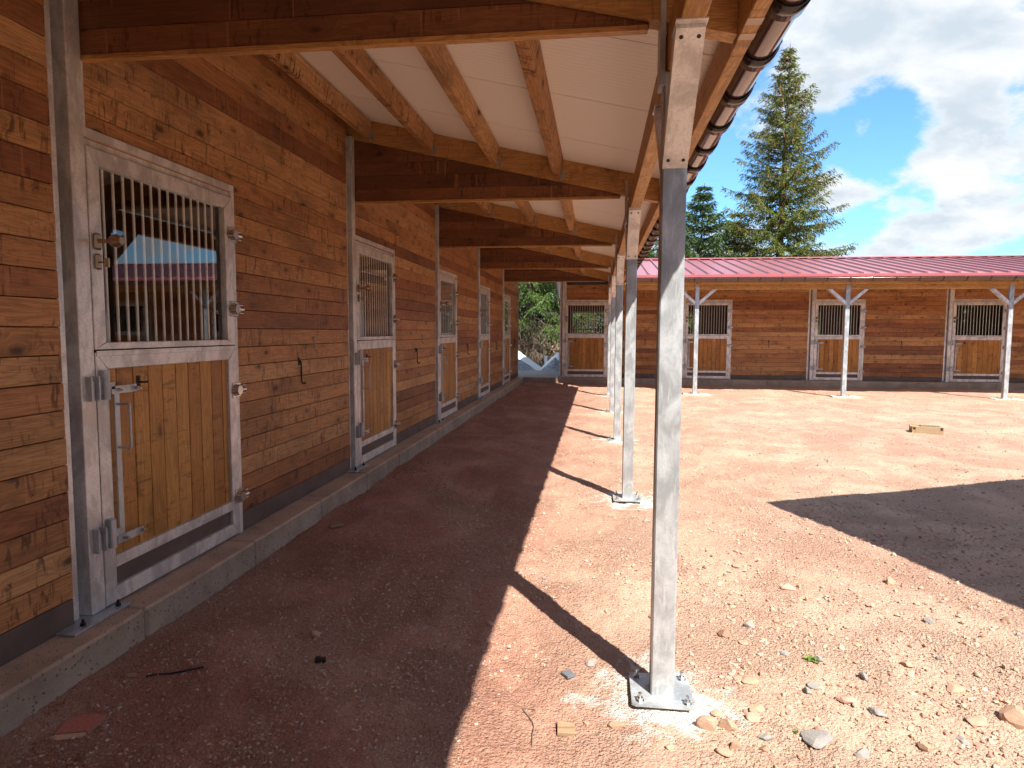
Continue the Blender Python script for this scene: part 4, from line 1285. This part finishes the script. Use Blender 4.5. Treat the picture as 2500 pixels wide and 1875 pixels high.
for i, (x, y, w) in enumerate([(0.14, 3.27, .037), (0.67, 3.06, .035), (.95, 2.99, .053), (.5, 2.49, .060), (-.02, 2.62, .027), (-.01, 3.09, .053), (.43, 2.84, .037), (.43, 5.62, .059), (.96, 4.60, .063), (.64, 4.22, .052), (1.31, 6.11, .073), (1.90, 4.45, .103), (2.29, 3.90, .060), (1.85, 3.84, .069), (2.23, 3.70, .035), (1.77, 3.02, .039), (-0.76, 3.44, .03), (-.32, 4.19, .035), (1.35, 3.5, .05), (1.1, 3.3, .045), (1.5, 3.3, .06), (1.28, 2.62, .055), (.3, 2.5, .04), (1.25, 3.15, .05), (1.45, 2.7, .05), (.95, 3.35, .05), (1.7, 3.4, .045)]):
    me = stone_mesh(w, 300 + i, rng.uniform(.35, .8), M[rng.choice(['tan', 'brownstone', 'tan', 'greystone'])])
    o = link(bpy.data.objects.new('stone', me), (x, y, float(ground_h(x, y)) + w * 0.1), rng.uniform(0, 3))
    tag(o, 'one of the small loose stones scattered over the red gravel yard', 'stone', 'small loose stones on the yard')

# thousands of pebbles: one object
def pebbles(n, xr, yr, smin, smax, seed, power=2.2, mask=None):
    rg = np.random.default_rng(seed)
    x_ = rg.uniform(*xr, n); y_ = yr[0] + (yr[1] - yr[0]) * rg.uniform(0, 1, n) ** 1.5
    dn = vnoise(x_ * 1.1, y_ * 0.9, 41) + 0.5 * vnoise(x_ * 3.2, y_ * 3.2, 42) + 0.12 * np.clip(x_, -1, 2)
    keep = dn > rg.uniform(-0.34, 0.40, n)
    x_, y_ = x_[keep], y_[keep]; n = len(x_)
    s_ = smin + (smax - smin) * rg.uniform(0, 1, n) ** power
    fl = rg.uniform(0.35, 0.85, n)
    V_ = np.repeat(IV[None], n, 0) * rg.uniform(0.62, 1.15, (n, 12, 1))
    an = rg.uniform(0, 2 * math.pi, n); ca, sa = np.cos(an), np.sin(an)
    V_ = V_ * np.stack([s_, s_ * rg.uniform(0.55, 0.95, n), s_ * fl], 1)[:, None, :] * 0.5
    X_ = V_[:, :, 0] * ca[:, None] - V_[:, :, 1] * sa[:, None]; Y_ = V_[:, :, 0] * sa[:, None] + V_[:, :, 1] * ca[:, None]
    z_ = ground_h(x_, y_) + s_ * fl * 0.14
    P_ = np.stack([X_ + x_[:, None], Y_ + y_[:, None], V_[:, :, 2] + z_[:, None]], -1).reshape(-1, 3)
    F_ = (IF[None] + 12 * np.arange(n)[:, None, None]).reshape(-1, 3)
    return P_, F_


Ps, Fs = [], []; off = 0
for args in ((42000, (-2.16, 3.4), (1.9, 6.5), 0.004, 0.020, 1), (8000, (0.0, 3.5), (2.2, 6.0), 0.012, 0.042, 2, 3.0), (42000, (-2.1, 11), (5.2, 19), 0.009, 0.034, 3, 3.0), (24000, (-2.16, 0.0), (1.9, 9), 0.005, 0.024, 4, 2.6)):
    P_, F_ = pebbles(*args); Ps.append(P_); Fs.append(F_ + off); off += len(P_)
P_, F_ = pebbles(2600, (-2.385, -2.195), (1.6, 12), 0.003, 0.010, 9)
P_[:, 2] += 0.2365 - ground_h(P_[:, 0], P_[:, 1])
Ps.append(P_); Fs.append(F_ + off); off += len(P_)
o = link(bpy.data.objects.new('gravel', np_mesh('gravel', np.concatenate(Ps), np.concatenate(Fs), M['pebbles'])))
tag(o, 'loose red and tan gravel strewn over the yard', 'gravel', kind='stuff')

# ------------------------------------------------------------------ small litter
def gz(x, y): return float(ground_h(x, y))


# perforated tan block in the yard
bl = root('hollow_block', (5.25, 11.3, gz(5.25, 11.3)), math.radians(-15))
tag(bl, 'tan hollow block with slotted top lying alone on the gravel yard', 'block')
M['clay'] = stone_mat('tan_clay', [(0.30, 0.215, 0.12), (0.30, 0.215, 0.12)])
T_ = WM[bl.name]
def bp_(name, mb, mat=M['clay'] if 'clay' in M else None): return part(name, mb, M['clay'], bl, T_ @ Vector((0, 0, 0)), math.radians(-15))
bp_('front_panel', MB().box(-0.17, 0.17, -0.145, -0.120, 0, 0.115, 0.003).box(-0.215, -0.17, -0.145, -0.120, 0, 0.06).box(0.17, 0.215, -0.145, -0.120, 0, 0.06).box(-0.215, -0.205, -0.145, -0.120, 0.06, 0.115).box(0.205, 0.215, -0.145, -0.120, 0.06, 0.115).box(-0.205, -0.17, -0.145, -0.120, 0.108, 0.115).box(0.17, 0.205, -0.145, -0.120, 0.108, 0.115))
bp_('rear_panel', MB().box(-0.215, 0.215, 0.120, 0.145, 0, 0.115, 0.003))
arch = [(-0.120, 0.0), (-0.105, 0.0), (-0.10, 0.03), (-0.075, 0.048), (-0.05, 0.03), (-0.045, 0.0), (-0.035, 0.0), (-0.03, 0.03), (0.0, 0.048), (0.03, 0.03), (0.035, 0.0), (0.045, 0.0), (0.05, 0.03), (0.075, 0.048), (0.10, 0.03), (0.105, 0.0), (0.120, 0.0), (0.120, 0.115), (0.07, 0.098), (0.0, 0.092), (-0.07, 0.10), (-0.120, 0.115)]
bp_('end_panel', MB().poly(arch, -0.215, -0.200, 'yz')); bp_('end_panel', MB().poly(arch, 0.200, 0.215, 'yz'))
bp_('top_plate', MB().box(-0.20, -0.10, -0.12, 0.12, 0.085, 0.098, 0.002))
for i in range(7): bp_('slat', MB().box(-0.065 + i * 0.04, -0.050 + i * 0.04, -0.12, 0.12, 0.055, 0.112, 0.002))
bp_('base_plate', MB().box(-0.20, 0.20, -0.12, 0.12, 0.015, 0.025))

# broken red brick piece, lower left
x, y = -1.96, 2.19
M['brickred'] = stone_mat('broken_red_face', [(0.42, 0.13, 0.09), (0.42, 0.13, 0.09)])
M['brickpale'] = stone_mat('pale_broken_edge', [(0.55, 0.36, 0.22), (0.55, 0.36, 0.22)])
o = root('tile_fragment', (x, y, gz(x, y)), math.radians(20))
tag(o, 'broken red tile fragment with a pale edge, on dark earth at the lower left', 'tile')
rr = Matrix.Rotation(math.radians(20), 3, 'Z') @ Matrix.Rotation(math.radians(10), 3, 'X')
part('red_face', MB().poly([(-0.06, -0.028), (0.05, -0.032), (0.088, 0.05), (0.0, 0.062), (-0.05, 0.03)], 0.004, 0.022, 'xy'), M['brickred'], o, (x, y, gz(x, y)), rot=rr.to_quaternion())
part('pale_edge', MB().poly([(-0.075, -0.062), (0.03, -0.052), (0.045, -0.034), (-0.062, -0.030)], 0.0, 0.018, 'xy'), M['brickpale'], o, (x, y, gz(x, y)), rot=rr.to_quaternion())
# grey plastic shim
x, y = -0.11, 2.98
tag(part('plastic_shim', MB().box(-0.028, 0.024, -0.026, 0.026, 0, 0.006, 0.001).box(-0.024, 0.020, -0.026, -0.018, 0.006, 0.012).box(-0.024, 0.020, 0.018, 0.026, 0.006, 0.012).box(-0.028, -0.024, -0.026, 0.026, 0.006, 0.012), plain('grey_plastic', (0.13, 0.14, 0.16), 0.5), None, (x, y, gz(x, y) + 0.004), rot=Matrix.Rotation(0.7, 3, 'Z').to_quaternion()), 'dark grey plastic shim lying in the sun left of the foot plate', 'shim')
for x, y, lab in ((-1.29, 2.90, 'small black plastic clip on the shaded walk near the round stone'), (-2.255, 4.44, 'black plastic scrap lying against the kerb')):
    tag(part('plastic_clip', MB().box(-0.026, 0.026, -0.018, 0.018, 0, 0.02, 0.004).box(-0.022, 0.0, -0.012, 0.012, 0.02, 0.028, 0.002), M['black'], None, (x, y, gz(x, y)), 0.4), lab, 'plastic scrap')
x, y = -2.0, 4.84
tag(part('wood_offcut', MB().poly([(-0.05, -0.022), (0.05, -0.018), (0.055, 0.012), (0.02, 0.024), (-0.05, 0.022)], 0, 0.012, 'xy'), M['rawwood'], None, (x, y, gz(x, y) + 0.004), 0.7), 'small pale wood offcut on the earth near the kerb', 'wood scrap')
x, y = -0.11, 2.56
tag(part('wood_offcut', MB().poly([(-0.04, -0.035), (0.03, -0.045), (0.05, 0.03), (-0.02, 0.045)], 0, 0.014, 'xy'), M['rawwood'], None, (x, y, gz(x, y) + 0.002), rot=(Matrix.Rotation(0.3, 3, 'Z') @ Matrix.Rotation(0.12, 3, 'Y')).to_quaternion()), 'splintered square wood chip in the sun at the bottom centre', 'wood scrap')
# black cable end
pts = [(-1.96, 2.585), (-1.93, 2.60), (-1.88, 2.635), (-1.82, 2.66), (-1.76, 2.70)]
tag(part('cable', MB().tube([(a, b_, gz(a, b_) + 0.007) for a, b_ in pts], 0.0045, 7), M['black'], None), 'short black cable end lying on the shaded earth', 'cable')
pts = [(-0.24, 2.69), (-0.30, 2.695), (-0.275, 2.65), (-0.245, 2.60), (-0.235, 2.56), (-0.235, 2.50), (-0.23, 2.44)]
tag(part('twig', MB().tube([(a, b_, gz(a, b_) + 0.006) for a, b_ in pts], 0.0022, 5), M['twigs'], None), 'thin curved twig on the sunlit gravel at the bottom', 'twig')
# weeds
for wi, (x, y, s_, lab) in enumerate(((1.06, 3.29, 1.0, 'flat yellow-green weed rosette in the gravel right of the foot plate'), (0.81, 2.655, 0.8, 'tiny green seedling behind the blue-grey flat slab'))):
    mb = MB(); rg = random.Random(5 + wi)
    for k in range(26 if wi == 0 else 7):
        az = rg.uniform(0, 6.28); L = rg.uniform(.012, .034) * s_; tilt = rg.uniform(.2, .9) if wi == 0 else rg.uniform(.9, 1.4)
        bx, by = rg.uniform(-.022, .022) * (1 - wi), rg.uniform(-.016, .016) * (1 - wi)
        d = Vector((math.cos(az) * math.cos(tilt), math.sin(az) * math.cos(tilt), math.sin(tilt))); sd = Vector((-math.sin(az), math.cos(az), 0)) * L * 0.28
        b0 = Vector((bx, by, 0.002))
        mb.add([b0, b0 + d * L * .55 + sd, b0 + d * L, b0 + d * L * .55 - sd], [(0, 1, 2, 3)])
    tag(part('weed', mb, M['weed'], None, (x, y, gz(x, y))), lab, 'weed')
